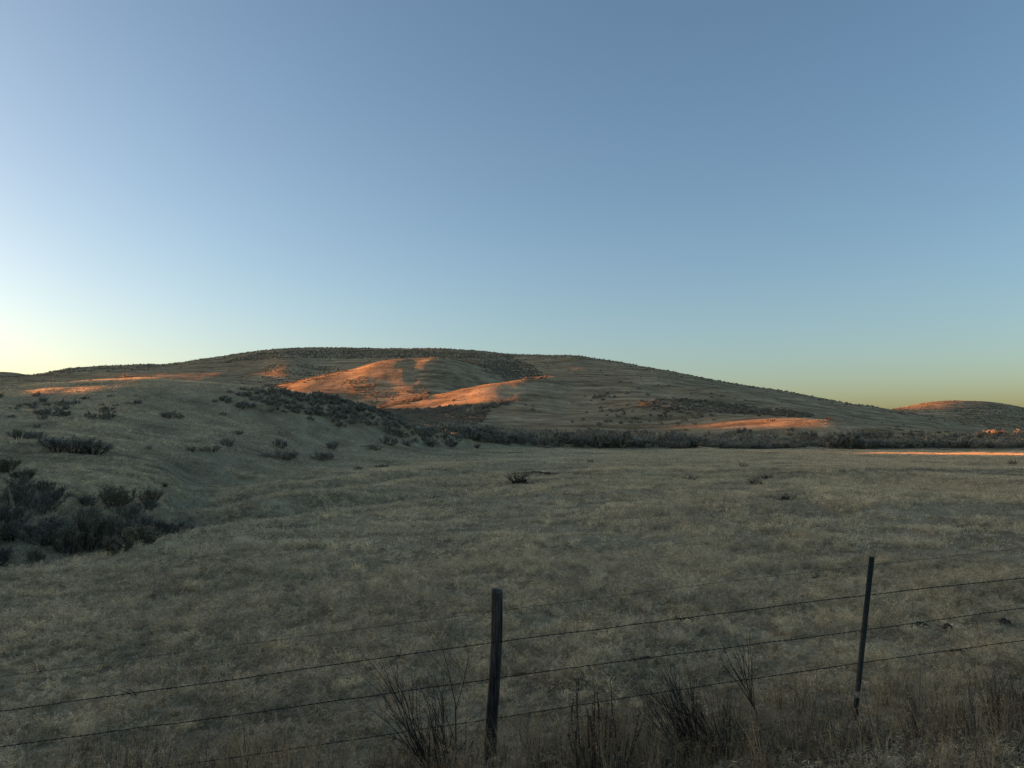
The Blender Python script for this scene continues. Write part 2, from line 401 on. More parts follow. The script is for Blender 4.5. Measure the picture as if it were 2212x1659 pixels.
def wood_mat():
    m, nt, out = new_mat('weathered_post_wood')
    tc = N(nt, 'ShaderNodeTexCoord'); P = tc.outputs['Object']
    g = noise(nt, mapping(nt, P, (60, 60, 3.0)), 1.0, 6, 0.7); s = noise(nt, mapping(nt, P, (9, 9, 2.5)), 1.0, 4, 0.6)
    c = ramp(nt, g, [(0.32, (0.014, 0.012, 0.010)), (0.52, (0.065, 0.055, 0.047)), (0.7, (0.20, 0.18, 0.16))])
    c = mix(nt, 1.0, c, ramp(nt, s, [(0.35, (0.45, 0.42, 0.4)), (0.65, (1.1, 1.1, 1.1))]), 'MULTIPLY')
    b = N(nt, 'ShaderNodeBump'); b.inputs['Strength'].default_value = 0.9; b.inputs['Distance'].default_value = 0.006
    nt.links.new(g, b.inputs['Height'])
    p = N(nt, 'ShaderNodeBsdfPrincipled'); nt.links.new(c, p.inputs['Base Color']); p.inputs['Roughness'].default_value = 0.85
    p.inputs['Specular IOR Level'].default_value = 0.2
    nt.links.new(b.outputs[0], p.inputs['Normal']); nt.links.new(p.outputs[0], out.inputs['Surface'])
    return m
def steel_mat(name, base, rust, zpale=None):
    m, nt, out = new_mat(name)
    tc = N(nt, 'ShaderNodeTexCoord'); P = tc.outputs['Object']
    s = noise(nt, mapping(nt, P, (25, 25, 12)), 1.0, 5, 0.7)
    c = mix(nt, ramp(nt, s, [(0.5, (0, 0, 0)), (0.62, (1, 1, 1))]), base, rust)
    if zpale:
        sp = N(nt, 'ShaderNodeSeparateXYZ'); nt.links.new(P, sp.inputs[0])
        mr = N(nt, 'ShaderNodeMapRange'); mr.inputs['From Min'].default_value = zpale[0]; mr.inputs['From Max'].default_value = zpale[1]
        nt.links.new(sp.outputs['Z'], mr.inputs['Value'])
        w = N(nt, 'ShaderNodeMath', operation='PINGPONG'); w.inputs[1].default_value = 0.5
        nt.links.new(mr.outputs[0], w.inputs[0])
        k = N(nt, 'ShaderNodeMath', operation='MULTIPLY'); nt.links.new(w.outputs[0], k.inputs[0]); 
        s2 = noise(nt, P, 45, 3, 0.6); nt.links.new(s2, k.inputs[1])
        c = mix(nt, ramp(nt, k.outputs[0], [(0.17, (0, 0, 0)), (0.2, (1, 1, 1))]), c, (0.20, 0.20, 0.18))
    p = N(nt, 'ShaderNodeBsdfPrincipled'); nt.links.new(c, p.inputs['Base Color'])
    p.inputs['Roughness'].default_value = 0.6; p.inputs['Metallic'].default_value = 0.15
    nt.links.new(p.outputs[0], out.inputs['Surface'])
    return m
M['wood'] = wood_mat()
M['tpost'] = steel_mat('green_painted_steel', (0.008, 0.014, 0.010), (0.022, 0.014, 0.010), (0.03, 0.22))
M['wire'] = steel_mat('rusty_wire', (0.012, 0.010, 0.010), (0.03, 0.016, 0.012))
M['thinwire'] = steel_mat('dull_galvanised_wire', (0.05, 0.05, 0.048), (0.03, 0.02, 0.015))

# ---------------------------------------------------------------- the land
def land_part(name, j0, j1, mat):
    X = LAND.X[:, j0:j1]; Y = LAND.Y[:, j0:j1]; Zz = LAND.Z[:, j0:j1]
    n, k = X.shape
    V = np.stack([X, Y, Zz], -1).reshape(-1, 3)
    i = np.arange(n); i2 = (i + 1) % n
    a = (i[:, None] * k + np.arange(k - 1)[None]).ravel(); b = (i2[:, None] * k + np.arange(k - 1)[None]).ravel()
    F = np.stack([a, a + 1, b + 1, b], 1)
    if j0 == 0:
        V = np.concatenate([V, [[0, 0, float(Zz[:, 0].mean())]]]); c = len(V) - 1
        T = np.stack([np.full(n, c), i * k, i2 * k, i2 * k], 1)
        me = bpy.data.meshes.new(name)
        me.from_pydata([], [], [])
        Fq = F
        # the small disc under the viewer is closed with triangles of zero-width fourth side avoided
        bpy.data.meshes.remove(me)
        V4 = V; F4 = Fq
        me = np_mesh(name, V4, F4, mat, True)
        return link(name, me), (V, T[:, :3])
    return link(name, np_mesh(name, V, F, mat, True)), None
JB = int((math.log(168.0) - LAND.ld0) / LAND.st)
g_obj, fan = land_part('ground', 0, JB + 1, M['soil'])
tag(g_obj, kind='structure')
h_obj, _ = land_part('hills', JB, LAND.X.shape[1], M['hill'])
tag(h_obj, kind='structure')
print('land mesh', round(time.time() - T0, 1))

# ---------------------------------------------------------------- grass
def blades(n, r, h0, h1, w, bend=0.5, segs=2, clumps=0, lean=0.25, seeds=0.0, flat=False, rg=rng, shape='disc', foot=0.02, tb=0.0):
    """n blades within radius r; returns verts, tris, tones"""
    if clumps:
        cc = rg.uniform(-1, 1, (clumps * 3, 2)); cc = cc[np.hypot(cc[:, 0], cc[:, 1]) < 1][:clumps] * r
        k = rg.integers(0, len(cc), n); p = cc[k] + rg.normal(0, 0.05 * max(1, r), (n, 2)) * min(1, max(r, .3))
        hk = rg.uniform(0.65, 1.2, len(cc))[k]; tk = rg.uniform(-0.42, 0.40, len(cc))[k]
        off = p - cc[k]
    else:
        a = rg.uniform(0, 2*math.pi, n); q = r * np.sqrt(rg.uniform(0, 1, n))
        p = np.stack([q*np.cos(a), q*np.sin(a)], 1); hk = np.ones(n); tk = np.zeros(n); off = rg.normal(0, 0.03, (n, 2))
    h = rg.uniform(h0, h1, n) * hk
    yaw = rg.uniform(0, 2*math.pi, n)
    dirx = off * 5 + rg.normal(0, lean, (n, 2)); dirx = dirx + np.array((0.08, 0.02))
    if flat:
        ang = rg.uniform(0, 2*math.pi, n); dirx = np.stack([np.cos(ang), np.sin(ang)], 1) * rg.uniform(1.5, 6, n)[:, None]
    up = np.ones(n)
    D = np.concatenate([dirx, up[:, None]], 1); D /= np.linalg.norm(D, axis=1, keepdims=True)
    B = np.concatenate([p, np.full((n, 1), -foot)], 1)
    Mi = B + D * (h * 0.55)[:, None]
    bd = np.concatenate([dirx * bend + rg.normal(0, 0.3 * bend, (n, 2)), -0.25 * bend * np.ones((n, 1))], 1)
    Tp = B + D * h[:, None] + bd * (h * 0.5)[:, None]
    Wv = np.stack([np.cos(yaw), np.sin(yaw), np.zeros(n)], 1) * (w * rg.uniform(0.6, 1.3, n) / 2)[:, None]
    tone = np.clip(rg.beta(2.0, 1.9, n) + tk + tb, 0, 1)
    if segs == 1:
        V = np.stack([B - Wv, B + Wv, Tp], 1).reshape(-1, 3); F = np.arange(3 * n).reshape(-1, 3)
        return V, F, np.repeat(tone, 3)
    V = np.stack([B - Wv, B + Wv, Mi - Wv*.8, Mi + Wv*.8, Tp], 1).reshape(-1, 3)
    o = (np.arange(n) * 5)[:, None]
    F = np.concatenate([o + np.array((0, 1, 3)), o + np.array((0, 3, 2)), o + np.array((2, 3, 4))])
    tt = np.repeat(tone, 5)
    if seeds > 0:
        k = np.where(rg.uniform(0, 1, n) < seeds)[0]; m = 5
        c = np.repeat(Tp[k], m, 0); dd = np.repeat(Tp[k] - Mi[k], m, 0)
        c = c - dd * rg.uniform(0, 0.45, len(c))[:, None]
        e = rg.normal(0, 1, (len(c), 3)); e[:, 2] = -np.abs(e[:, 2]) * 0.6; e /= np.linalg.norm(e, axis=1, keepdims=True)
        e *= (0.030 * rg.uniform(0.6, 1.5, len(c)))[:, None]
        s_ = rg.normal(0, 1, (len(c), 3)); s_ /= np.linalg.norm(s_, axis=1, keepdims=True); s_ *= w * 1.2
        V2 = np.stack([c, c + e * .5 + s_, c + e], 1).reshape(-1, 3)
        F2 = np.arange(len(V2)).reshape(-1, 3) + len(V)
        V = np.concatenate([V, V2]); F = np.concatenate([F, F2]); tt = np.concatenate([tt, np.repeat(np.clip(np.repeat(tone[k], m) + .15, 0, 1), 3)])
    return V, F, tt

def rot_to_normal(nx, ny, yaw):
    """euler XYZ of: turn by yaw, then tilt z onto the land's normal (slopes nx = dz/dx, ny = dz/dy)"""
    n = np.stack([-nx, -ny, np.ones_like(nx)], 1); n /= np.linalg.norm(n, axis=1, keepdims=True)
    z = np.array((0, 0, 1.0)); v = np.cross(np.broadcast_to(z, n.shape), n); c = n[:, 2]
    K = np.zeros((len(n), 3, 3)); K[:, 0, 1] = -v[:, 2]; K[:, 0, 2] = v[:, 1]; K[:, 1, 0] = v[:, 2]; K[:, 1, 2] = -v[:, 0]; K[:, 2, 0] = -v[:, 1]; K[:, 2, 1] = v[:, 0]
    Rm = np.eye(3)[None] + K + K @ K / (1 + c)[:, None, None]
    Rz = np.zeros_like(K); Rz[:, 0, 0] = np.cos(yaw); Rz[:, 0, 1] = -np.sin(yaw); Rz[:, 1, 0] = np.sin(yaw); Rz[:, 1, 1] = np.cos(yaw); Rz[:, 2, 2] = 1
    Q = Rm @ Rz
    return np.stack([np.arctan2(Q[:, 2, 1], Q[:, 2, 2]), -np.arcsin(np.clip(Q[:, 2, 0], -1, 1)), np.arctan2(Q[:, 1, 0], Q[:, 0, 0])], 1)

def grid_pts(d0, d1, step, azl=44, rg=rng):
    m = d1 + 1
    nx = np.arange(-m, m, step); ny = np.arange(-0.2 * m if d1 < 30 else 0, m, step)
    gx, gy = np.meshgrid(nx, ny); gx = gx.ravel() + rg.uniform(-.5, .5, gx.size) * step; gy = gy.ravel() + rg.uniform(-.5, .5, gy.size) * step
    d = np.hypot(gx, gy); a = np.degrees(np.abs(np.arctan2(gx, gy)))
    if d1 > 16: d = d * (1 + 0.16 * fbm(gx/(0.12*d1), gy/(0.12*d1), 2, 7) + rg.uniform(-.06, .06, d.size))
    k = (d >= d0) & (d < d1) & ((a < azl) | (d < 0))
    return gx[k], gy[k]

def visible(x, y, z, lift=1.0):
    """drop what lies far behind a crest as seen from anywhere near the viewer"""
    keep = np.ones(len(x), bool)
    a = np.arctan2(x, y); d = np.hypot(x, y); te = (z + lift) / d
    az = np.linspace(a.min() - .01, a.max() + .01, 600)
    dd = np.exp(np.linspace(math.log(3), math.log(1500), 500))
    A, D = np.meshgrid(az, dd, indexing='ij')
    h = LAND.h((D*np.sin(A)).ravel(), (D*np.cos(A)).ravel()).reshape(A.shape) / D
    mx = np.maximum.accumulate(h, axis=1)
    i = np.clip(np.round((a - az[0]) / (az[1]-az[0])).astype(int), 0, 599); j = np.clip(np.searchsorted(dd, d * 0.97) - 1, 0, 499)
    return te > mx[i, j] - 0.012 - 1.0 / np.maximum(d, 30)

def scatter(name, me_list, x, y, scl, kind, mat_dummy=None, sink=0.0, e=0.3, yaw=None, rg=rng, squash=None):
    z = LAND.h(x, y) - sink
    hx = (LAND.h(x + e, y) - LAND.h(x - e, y)) / (2*e); hy = (LAND.h(x, y + e) - LAND.h(x, y - e)) / (2*e)
    hx = np.clip(hx, -1.2, 1.2); hy = np.clip(hy, -1.2, 1.2)
    yaw = rg.uniform(0, 2*math.pi, len(x)) if yaw is None else yaw
    rot = rot_to_normal(hx, hy, yaw)
    me = bpy.data.meshes.new(name)
    me.vertices.add(len(x)); me.vertices.foreach_set('co', np.stack([x, y, z], 1).astype(np.float32).ravel())
    a = me.attributes.new('rot', 'FLOAT_VECTOR', 'POINT'); a.data.foreach_set('vector', rot.astype(np.float32).ravel())
    s3 = np.stack([scl, scl, scl if squash is None else squash], 1)
    a = me.attributes.new('scl', 'FLOAT_VECTOR', 'POINT'); a.data.foreach_set('vector', s3.astype(np.float32).ravel())
    a = me.attributes.new('kind', 'INT', 'POINT'); a.data.foreach_set('value', np.asarray(kind, np.int32))
    o = link(name, me)
    coll = bpy.data.collections.new(name + '_kinds')
    for k, m_ in enumerate(me_list):
        p = bpy.data.objects.new('%s_kind_%02d' % (name, k), m_); coll.objects.link(p)
    ng = bpy.data.node_groups.new(name + '_spread', 'GeometryNodeTree')
    ng.interface.new_socket('Geometry', in_out='INPUT', socket_type='NodeSocketGeometry')
    ng.interface.new_socket('Geometry', in_out='OUTPUT', socket_type='NodeSocketGeometry')
    gi = ng.nodes.new('NodeGroupInput'); go = ng.nodes.new('NodeGroupOutput')
    ci = ng.nodes.new('GeometryNodeCollectionInfo'); ci.inputs['Collection'].default_value = coll
    ci.inputs['Separate Children'].default_value = True; ci.inputs['Reset Children'].default_value = True
    ip = ng.nodes.new('GeometryNodeInstanceOnPoints'); ip.inputs['Pick Instance'].default_value = True
    def na(nm, ty):
        q = ng.nodes.new('GeometryNodeInputNamedAttribute'); q.data_type = ty; q.inputs['Name'].default_value = nm; return q.outputs['Attribute']
    L_ = ng.links
    L_.new(gi.outputs[0], ip.inputs['Points']); L_.new(ci.outputs[0], ip.inputs['Instance'])
    L_.new(na('kind', 'INT'), ip.inputs['Instance Index']); L_.new(na('rot', 'FLOAT_VECTOR'), ip.inputs['Rotation']); L_.new(na('scl', 'FLOAT_VECTOR'), ip.inputs['Scale'])
    L_.new(ip.outputs[0], go.inputs[0])
    md = o.modifiers.new('spread', 'NODES'); md.node_group = ng
    return o

def patch(name, mat, *a, **k):
    V, F, t = blades(*a, **k); return np_mesh(name, V, F, mat, False, t)

# lawn of cheatgrass close by
near = [patch('grass_patch', M['grass'], 250, 0.30, 0.09, 0.22, 0.0045, bend=0.9, clumps=11, lean=0.5, seeds=0.6) for _ in range(5)]
near += [patch('grass_patch', M['grass'], 240, 0.30, 0.06, 0.15, 0.0045, bend=0.9, clumps=9, lean=0.6, seeds=0.2) for _ in range(3)]
def grass_zone(name, protos, nlush, d0, d1, step, e, base=1.0, azl=44, hv=0.22, thin=0.0):
    x, y = grid_pts(d0, d1, step, azl)
    z = LAND.h(x, y)
    k = visible(x, y, z); x, y = x[k], y[k]
    f = 0.75 * fbm(x/2.6, y/2.0, 3, 77) + 0.5 * fbm(x/11, y/7, 3, 78) + 0.55 * fbm(x/6, y/(1.2 + d0/60), 3, 79)
    kind = np.where(f + rng.normal(0, .16, len(x)) > -0.10, rng.integers(0, nlush, len(x)), rng.integers(nlush, len(protos), len(x)))
    s = base * (1 + hv * f) * rng.uniform(0.85, 1.2, len(x))
    if thin: 
        q = rng.uniform(0, 1, len(x)) > thin * (f < -0.2); x, y, kind, s = x[q], y[q], kind[q], s[q]
    print(name, len(x))
    return scatter(name, protos, x, y, s, kind, e=e)
o = grass_zone('grass', near, 5, 2.2, 17.5, 0.27, 0.2, azl=56, base=0.92)
tag(o, kind='stuff', label='short pale dry cheatgrass covering the near slope behind the wire fence', cat='grass')
mid = [patch('grass_patch', M['grass'], 420, 0.62, 0.09, 0.20, 0.009, bend=0.8, clumps=30, lean=0.45, seeds=0.45, tb=0.10) for _ in range(5)]
mid += [patch('grass_patch', M['grass'], 300, 0.62, 0.06, 0.13, 0.0075, bend=0.8, clumps=26, lean=0.6) for _ in range(3)]
o = grass_zone('grass', mid, 5, 17, 52, 0.66, 0.4, azl=46)
tag(o, kind='stuff', label='pale dry grass of the middle slope beyond the near rise', cat='grass')
far = [patch('grass_patch', M['grass'], 820, 1.55, 0.08, 0.19, 0.017, bend=0.5, segs=1, lean=0.3, clumps=110, tb=0.16) for _ in range(4)]
far += [patch('grass_patch', M['grass'], 620, 1.55, 0.05, 0.12, 0.017, bend=0.5, segs=1, tb=0.16, clumps=110, lean=0.5) for _ in range(3)]
o = grass_zone('grass', far, 4, 51, 128, 1.5, 0.8, azl=42)
tag(o, kind='stuff', label='flat dry grass field reaching to the brush line', cat='grass')
hg = [patch('grass_patch', M['hillgrass'], 330, 2.6, 0.09, 0.20, 0.045, bend=0.4, segs=1, lean=0.3, foot=0.1) for _ in range(4)]
hg += [patch('grass_patch', M['hillgrass'], 190, 2.6, 0.07, 0.15, 0.045, bend=0.4, segs=1, lean=0.4, foot=0.1) for _ in range(3)]
o = grass_zone('hill_grass', hg, 4, 127, 330, 2.9, 1.2, azl=39, thin=0.2)
tag(o, kind='stuff', label='dry bunchgrass over the lower hill spurs', cat='grass')
hf = [patch('grass_patch', M['hillgrass'], 220, 4.2, 0.10, 0.24, 0.10, bend=0.4, segs=1, lean=0.3, foot=0.2) for _ in range(4)]
hf += [patch('grass_patch', M['hillgrass'], 110, 4.2, 0.08, 0.18, 0.10, bend=0.4, segs=1, lean=0.4, foot=0.2) for _ in range(3)]
o = grass_zone('hill_grass', hf, 4, 329, 800, 5.4, 2.0, azl=38, thin=0.2)
tag(o, kind='stuff', label='dry bunchgrass over the high main hill', cat='grass')
# tall straw along the fence line and verge
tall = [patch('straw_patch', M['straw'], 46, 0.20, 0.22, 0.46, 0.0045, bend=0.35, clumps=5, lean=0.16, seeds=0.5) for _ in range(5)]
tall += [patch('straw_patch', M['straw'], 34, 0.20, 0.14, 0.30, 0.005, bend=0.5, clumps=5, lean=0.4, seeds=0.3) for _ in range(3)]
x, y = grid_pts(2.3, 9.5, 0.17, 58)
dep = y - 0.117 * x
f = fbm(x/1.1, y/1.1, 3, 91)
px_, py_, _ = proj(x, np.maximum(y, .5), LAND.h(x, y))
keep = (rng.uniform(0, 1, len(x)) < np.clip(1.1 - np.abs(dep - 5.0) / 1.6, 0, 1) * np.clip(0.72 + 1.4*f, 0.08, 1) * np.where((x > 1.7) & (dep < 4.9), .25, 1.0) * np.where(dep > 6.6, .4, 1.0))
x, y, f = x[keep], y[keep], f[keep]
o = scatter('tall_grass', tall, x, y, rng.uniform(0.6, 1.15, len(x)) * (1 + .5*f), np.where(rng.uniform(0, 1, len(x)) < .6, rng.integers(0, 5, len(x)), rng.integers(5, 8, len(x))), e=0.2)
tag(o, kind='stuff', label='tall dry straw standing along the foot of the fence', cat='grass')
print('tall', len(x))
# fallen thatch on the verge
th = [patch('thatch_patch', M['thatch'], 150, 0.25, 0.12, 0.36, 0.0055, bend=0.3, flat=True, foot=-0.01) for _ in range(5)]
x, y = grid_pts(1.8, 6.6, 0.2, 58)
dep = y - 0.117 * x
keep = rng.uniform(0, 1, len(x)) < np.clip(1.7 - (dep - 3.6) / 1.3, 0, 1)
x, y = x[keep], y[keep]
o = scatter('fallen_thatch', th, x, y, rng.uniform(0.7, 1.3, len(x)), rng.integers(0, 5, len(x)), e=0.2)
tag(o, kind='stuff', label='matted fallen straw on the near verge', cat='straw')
print('grass', round(time.time() - T0, 1))
# ---------------------------------------------------------------- sagebrush
def sage_parts(seed, nstem=11, leaves=2600, leaf=0.05, spread=0.62, height=1.0, lean=0.0, upright=0.5, stems=True, flat=1.0):
    """a shrub about 1 m tall and 1.2 m wide: (stem MB, leaf arrays)"""
    rg = np.random.default_rng(seed)
    st = MB(); tips = []; dirs = []
    for i in range(nstem):
        a = rg.uniform(0, 2*math.pi); r = spread * math.sqrt(rg.uniform(0.02, 1))
        end = np.array((r*math.cos(a) + lean, r*math.sin(a), height * rg.uniform(0.62, 1.0) * (1 - 0.45 * (r/spread)**2)))
        b = np.array((0.07*math.cos(a), 0.07*math.sin(a), -0.08))
        m1 = b*.6 + end*.4 + rg.normal(0, .05, 3) + np.array((0, 0, -0.05)); m2 = b*.25 + end*.75 + rg.normal(0, .04, 3)
        P = np.array((b, m1, m2, end))
        st.tube(P, (0.030, 0.018, 0.010, 0.004), 4, rg.uniform(0, 1))
        for j in range(9):
            t = rg.uniform(0.35, 1.0); k = min(int(t*3), 2); q = P[k] + (P[k+1]-P[k]) * (t*3-k)
            d = (end - b); d = d/np.linalg.norm(d) * 0.35 + rg.normal(0, .32, 3) + np.array((0, 0, upright)); d /= np.linalg.norm(d)
            L_ = rg.uniform(0.14, 0.34) * (0.6 + 0.4*height); e = q + d*L_
            st.tube(np.array((q, q + d*L_*.5 + rg.normal(0, .012, 3), e)), (0.007, 0.005, 0.0025), 3, rg.uniform(0, 1))
            tips.append((q, e)); dirs.append(d)
    n = leaves; k = rg.integers(0, len(tips), n)
    Q = np.array([t[0] for t in tips])[k]; E = np.array([t[1] for t in tips])[k]; Dv = np.array(dirs)[k]
    t = rg.uniform(0.15, 1.12, n)[:, None]; C = Q + (E - Q)*t + rg.normal(0, .026, (n, 3))
    C[:, 2] = np.maximum(C[:, 2], 0.0)
    dl = Dv*0.9 + rg.normal(0, .5, (n, 3)) + np.array((0, 0, .35)); dl /= np.linalg.norm(dl, axis=1, keepdims=True)
    sd = np.cross(dl, rg.normal(0, 1, (n, 3))); sd /= np.linalg.norm(sd, axis=1, keepdims=True)
    ll = leaf * rg.uniform(0.6, 1.5, n)[:, None]; ww = ll * rg.uniform(0.12, 0.24, n)[:, None]
    V = np.stack([C - sd*ww, C + sd*ww, C + dl*ll], 1).reshape(-1, 3)
    tone = np.clip(rg.beta(2, 2.4, n) * .8 + 0.25 * rg.uniform(0, 1, len(tips))[k], 0, 1)
    if flat != 1.0:
        V[:, 2] *= flat
    return st, V, np.arange(3*n).reshape(-1, 3), np.repeat(tone, 3)

def make_sage(seed, mat='sage', **kw):
    st, V, F, t = sage_parts(seed, **kw)
    return st.mesh('stems', M['bark']), np_mesh('foliage', V, F, M[mat], False, t)
def make_sage_single(seed, mat='sage', **kw):
    st, V, F, t = sage_parts(seed, **kw)
    st.add(V, F, t); return st.mesh('sagebrush', M[mat])

NEAR_SAGE = [make_sage(100+i, mat='sagedark', leaves=2600, leaf=0.060, nstem=17, height=1.0, upright=0.8) for i in range(4)]
PALE_SAGE = [make_sage(120+i, mat='sagepale', leaves=3600, leaf=0.075, nstem=16, spread=0.5, height=1.05, upright=1.1) for i in range(3)]
MID_SAGE = [make_sage(140+i, leaves=1500, leaf=0.085, nstem=15, spread=0.66, height=0.85) for i in range(4)]
BAND_SAGE = [make_sage_single(160+i, leaves=1500, leaf=0.14, nstem=12, spread=0.75, height=1.0) for i in range(6)]
FAR_SAGE = [make_sage_single(180+i, leaves=380, leaf=0.24, nstem=6, spread=0.85, height=0.62) for i in range(5)]

def place_bush(kind, sx, sy, hpx, label, group=None, ymin=3.0, width=1.0, name='sagebrush', cat='shrub', pos=None, height=None):
    """put a shrub's foot on the land where the sketch shows it; hpx = its height in sketch units"""
    if pos is None: X, Y, Zz = LAND.hit(sx, sy, ymin)
    else: X, Y, Zz = pos
    h = height if height else 0.86 * hpx / PF * Y
    root = empty(name, (X, Y, Zz - 0.03), random.uniform(0, 6.28))
    root.scale = (h * width, h * width, h)
    tag(root, label, cat, group)
    a, b = random.choice(kind)
    link('stems', a, root); link('foliage', b, root)
    return root

# shrubs that stand out one by one on the left slope (foot x, foot y, height)
SOLO = [
 (603, 968, 25, 1.25, 'round grey-green sagebrush standing alone above a wider low bush on the left slope'),
 (612, 993, 27, 2.1, 'wide low grey sagebrush directly below the small round one on the left slope'),
 (718, 971, 24, 1.35, 'small upright sagebrush to the right of the round one and above a spiky dark bush'),
 (690, 995, 28, 1.25, 'spiky dark sagebrush below and left of the small upright one'),
 (712, 993, 20, 1.1, 'low sagebrush touching the right side of the spiky dark bush'),
 (572, 988, 14, 1.8, 'flat dark sagebrush tuft at the left foot of the wide low bush'),
 (489, 964, 22, 1.5, 'grey sagebrush standing over dead branches at the middle of the left slope'),
 (455, 976, 20, 2.4, 'dark sprawling sagebrush with dead branches on the left slope'),
 (414, 975, 15, 1.6, 'small dim sagebrush at the left end of the sprawling dead one'),
 (368, 904, 22, 1.7, 'bluish sagebrush high on the left slope below the lit crest'),
 (388, 904, 14, 1.5, 'small sagebrush against the right side of the bluish one high on the slope'),
 (515, 939, 13, 2.0, 'low dark sagebrush halfway up the left slope, alone in pale grass'),
 (320, 972, 12, 1.5, 'faint twiggy shrub between the big left clump and the sprawling one'),
 (838, 962, 26, 1.5, 'pale rounded sagebrush at the foot of the dark brushy slope'),
 (812, 973, 18, 1.6, 'low dark sagebrush just in front of the pale rounded one'),
 (882, 964, 18, 1.8, 'low sagebrush right of the pale rounded one at the slope foot'),
 (930, 965, 19, 1.9, 'dark sagebrush midway along the row that leads to the long thicket'),
 (972, 965, 19, 1.7, 'grey sagebrush next to last in the row before the long thicket'),
 (1032, 969, 13, 1.5, 'small pale shrub at the right end of the row, by the field edge'),
 (120, 976, 46, 1.15, 'left bush of the big dark sagebrush clump on the left slope'),
 (160, 980, 54, 1.15, 'tallest middle bush of the big dark sagebrush clump on the left slope'),
 (203, 980, 44, 1.2, 'right bush of the big dark sagebrush clump, with leaning fronds'),
 (40, 950, 30, 1.6, 'dim sagebrush up the slope behind the big clump, near the photo edge'),
 (82, 952, 26, 1.5, 'dim sagebrush touching the upper left side of the big clump'),
]
for (x, y, h, w, lab) in SOLO:
    place_bush(MID_SAGE, x, y, h, lab, 'sagebrush on the left slope', width=w * (1.0 if h < 40 else 1.35))
# the gully on the left: separate bushes
GULLY = [
 (150, 1196, 66, 1.1, 'P', 'pale feathery rabbitbrush low in the gully, leftmost of the pale trio'),
 (190, 1192, 92, 1.0, 'P', 'tall pale feathery rabbitbrush in the gully, middle of the pale trio'),
 (245, 1186, 76, 1.0, 'P', 'pale feathery rabbitbrush in the gully, rightmost of the pale trio'),
 (300, 1178, 78, 1.0, 'N', 'tall dark sagebrush leaning at the right end of the gully thicket'),
 (280, 1125, 45, 1.2, 'N', 'dark sagebrush behind the leaning one in the gully'),
 (40, 1070, 50, 1.2, 'N', 'large dim sagebrush on the far bank of the gully at the photo edge'),
 (90, 1110, 52, 1.3, 'N', 'very dark rounded sagebrush on the gully bank'),
 (20, 1140, 60, 1.4, 'N', 'dark sagebrush deep in the gully at the photo edge'),
 (350, 1160, 40, 1.6, 'N', 'low black brush at the head of the gully beside the pale rim'),
 (395, 1158, 34, 1.6, 'N', 'low black brush at the gully rim, last before open grass'),
 (12, 1020, 34, 1.9, 'P', 'faint grey shrub at the photo edge above the gully thicket'),
 (48, 1040, 30, 1.9, 'P', 'faint grey shrub just above the top of the gully thicket'),
 (95, 1062, 28, 1.9, 'N', 'low dim shrub on the gully bank between the faint shrubs and the dark thicket'),
]
GP = []
for (x, y, h, w, k, lab) in GULLY:
    o = place_bush(PALE_SAGE if k == 'P' else NEAR_SAGE, x, y, h, lab, 'brush in the gully', ymin=18, width=w)
    GP.append((o.location.x, o.location.y))
n = 0; tries = 0
while n < 34 and tries < 900:
    tries += 1
    x = random.uniform(-60, 330); y = random.uniform(1085, 1235)
    if y > 1245 - x * 0.14 or x > 380 - abs(y - 1130) * 1.2: continue
    X, Y, Zz = LAND.hit(x, y, 17.5)
    if Y > 45 or min(math.hypot(X-a, Y-b) for a, b in GP) < 0.85: continue
    GP.append((X, Y)); n += 1
    place_bush(NEAR_SAGE if random.random() < .55 else PALE_SAGE, 0, 0, 0, 'dark sagebrush packed in the gully thicket behind the pale grassy rim', 'gully thicket', pos=(X, Y, Zz), height=random.uniform(0.35, 0.8), width=random.uniform(1.2, 1.8))
print('gully', n)
n_ind = len(SOLO) + len(GULLY) + n

# ---- brush cover: where it grows, read as outlines over the slopes
def inpoly(px, py, poly):
    r = np.zeros(px.shape, bool); m = len(poly)
    for i in range(m):
        x1, y1 = poly[i]; x2, y2 = poly[(i+1) % m]
        c = ((y1 > py) != (y2 > py)) & (px < (x2-x1)*(py-y1)/(y2-y1+1e-9) + x1)
        r ^= c
    return r
BR = [  # outline, chance of brush
 ([(560,842),(675,856),(770,876),(870,906),(960,930),(1040,950),(900,955),(840,935),(740,912),(640,892),(560,872),(520,858),(520,842)], 1.0),
 ([(430,860),(560,872),(740,912),(860,940),(800,940),(600,905),(430,885)], 0.14),
 ([(0,858),(240,858),(330,880),(280,905),(0,905)], 0.16),
 ([(0,905),(120,905),(200,935),(0,960)], 0.25),
 ([(676,853),(755,846),(850,846),(935,836),(920,862),(840,878),(800,888),(720,884)], 1.0),
 ([(745,822),(790,812),(815,822),(808,849),(755,849)], 0.75),
 ([(576,789),(700,788),(755,800),(700,818),(600,838),(560,834)], 0.55),
 ([(560,762),(700,756),(900,757),(1112,769),(1112,778),(900,772),(760,776),(576,774),(470,786)], 0.8),
 ([(970,776),(1060,779),(1120,778),(1150,790),(1184,818),(1100,820),(1062,806),(1020,786)], 0.95),
 ([(826,884),(900,884),(1040,872),(1110,868),(1060,890),(1023,920),(900,925),(850,912)], 0.7),
 ([(1380,866),(1470,862),(1560,870),(1660,883),(1760,898),(1740,903),(1600,894),(1480,888),(1375,884)], 0.75),
 ([(1275,880),(1500,886),(1560,905),(1480,920),(1300,915)], 0.16),
 ([(1260,850),(1330,850),(1330,866),(1260,866)], 0.2),
 ([(2030,884),(2140,876),(2212,884),(2212,930),(2120,918),(2060,900)], 0.55),
 ([(100,796),(190,794),(345,791),(300,800),(120,806)], 0.5),
 ([(0,806),(60,813),(0,814)], 0.7),
]
gx = []; gy = []
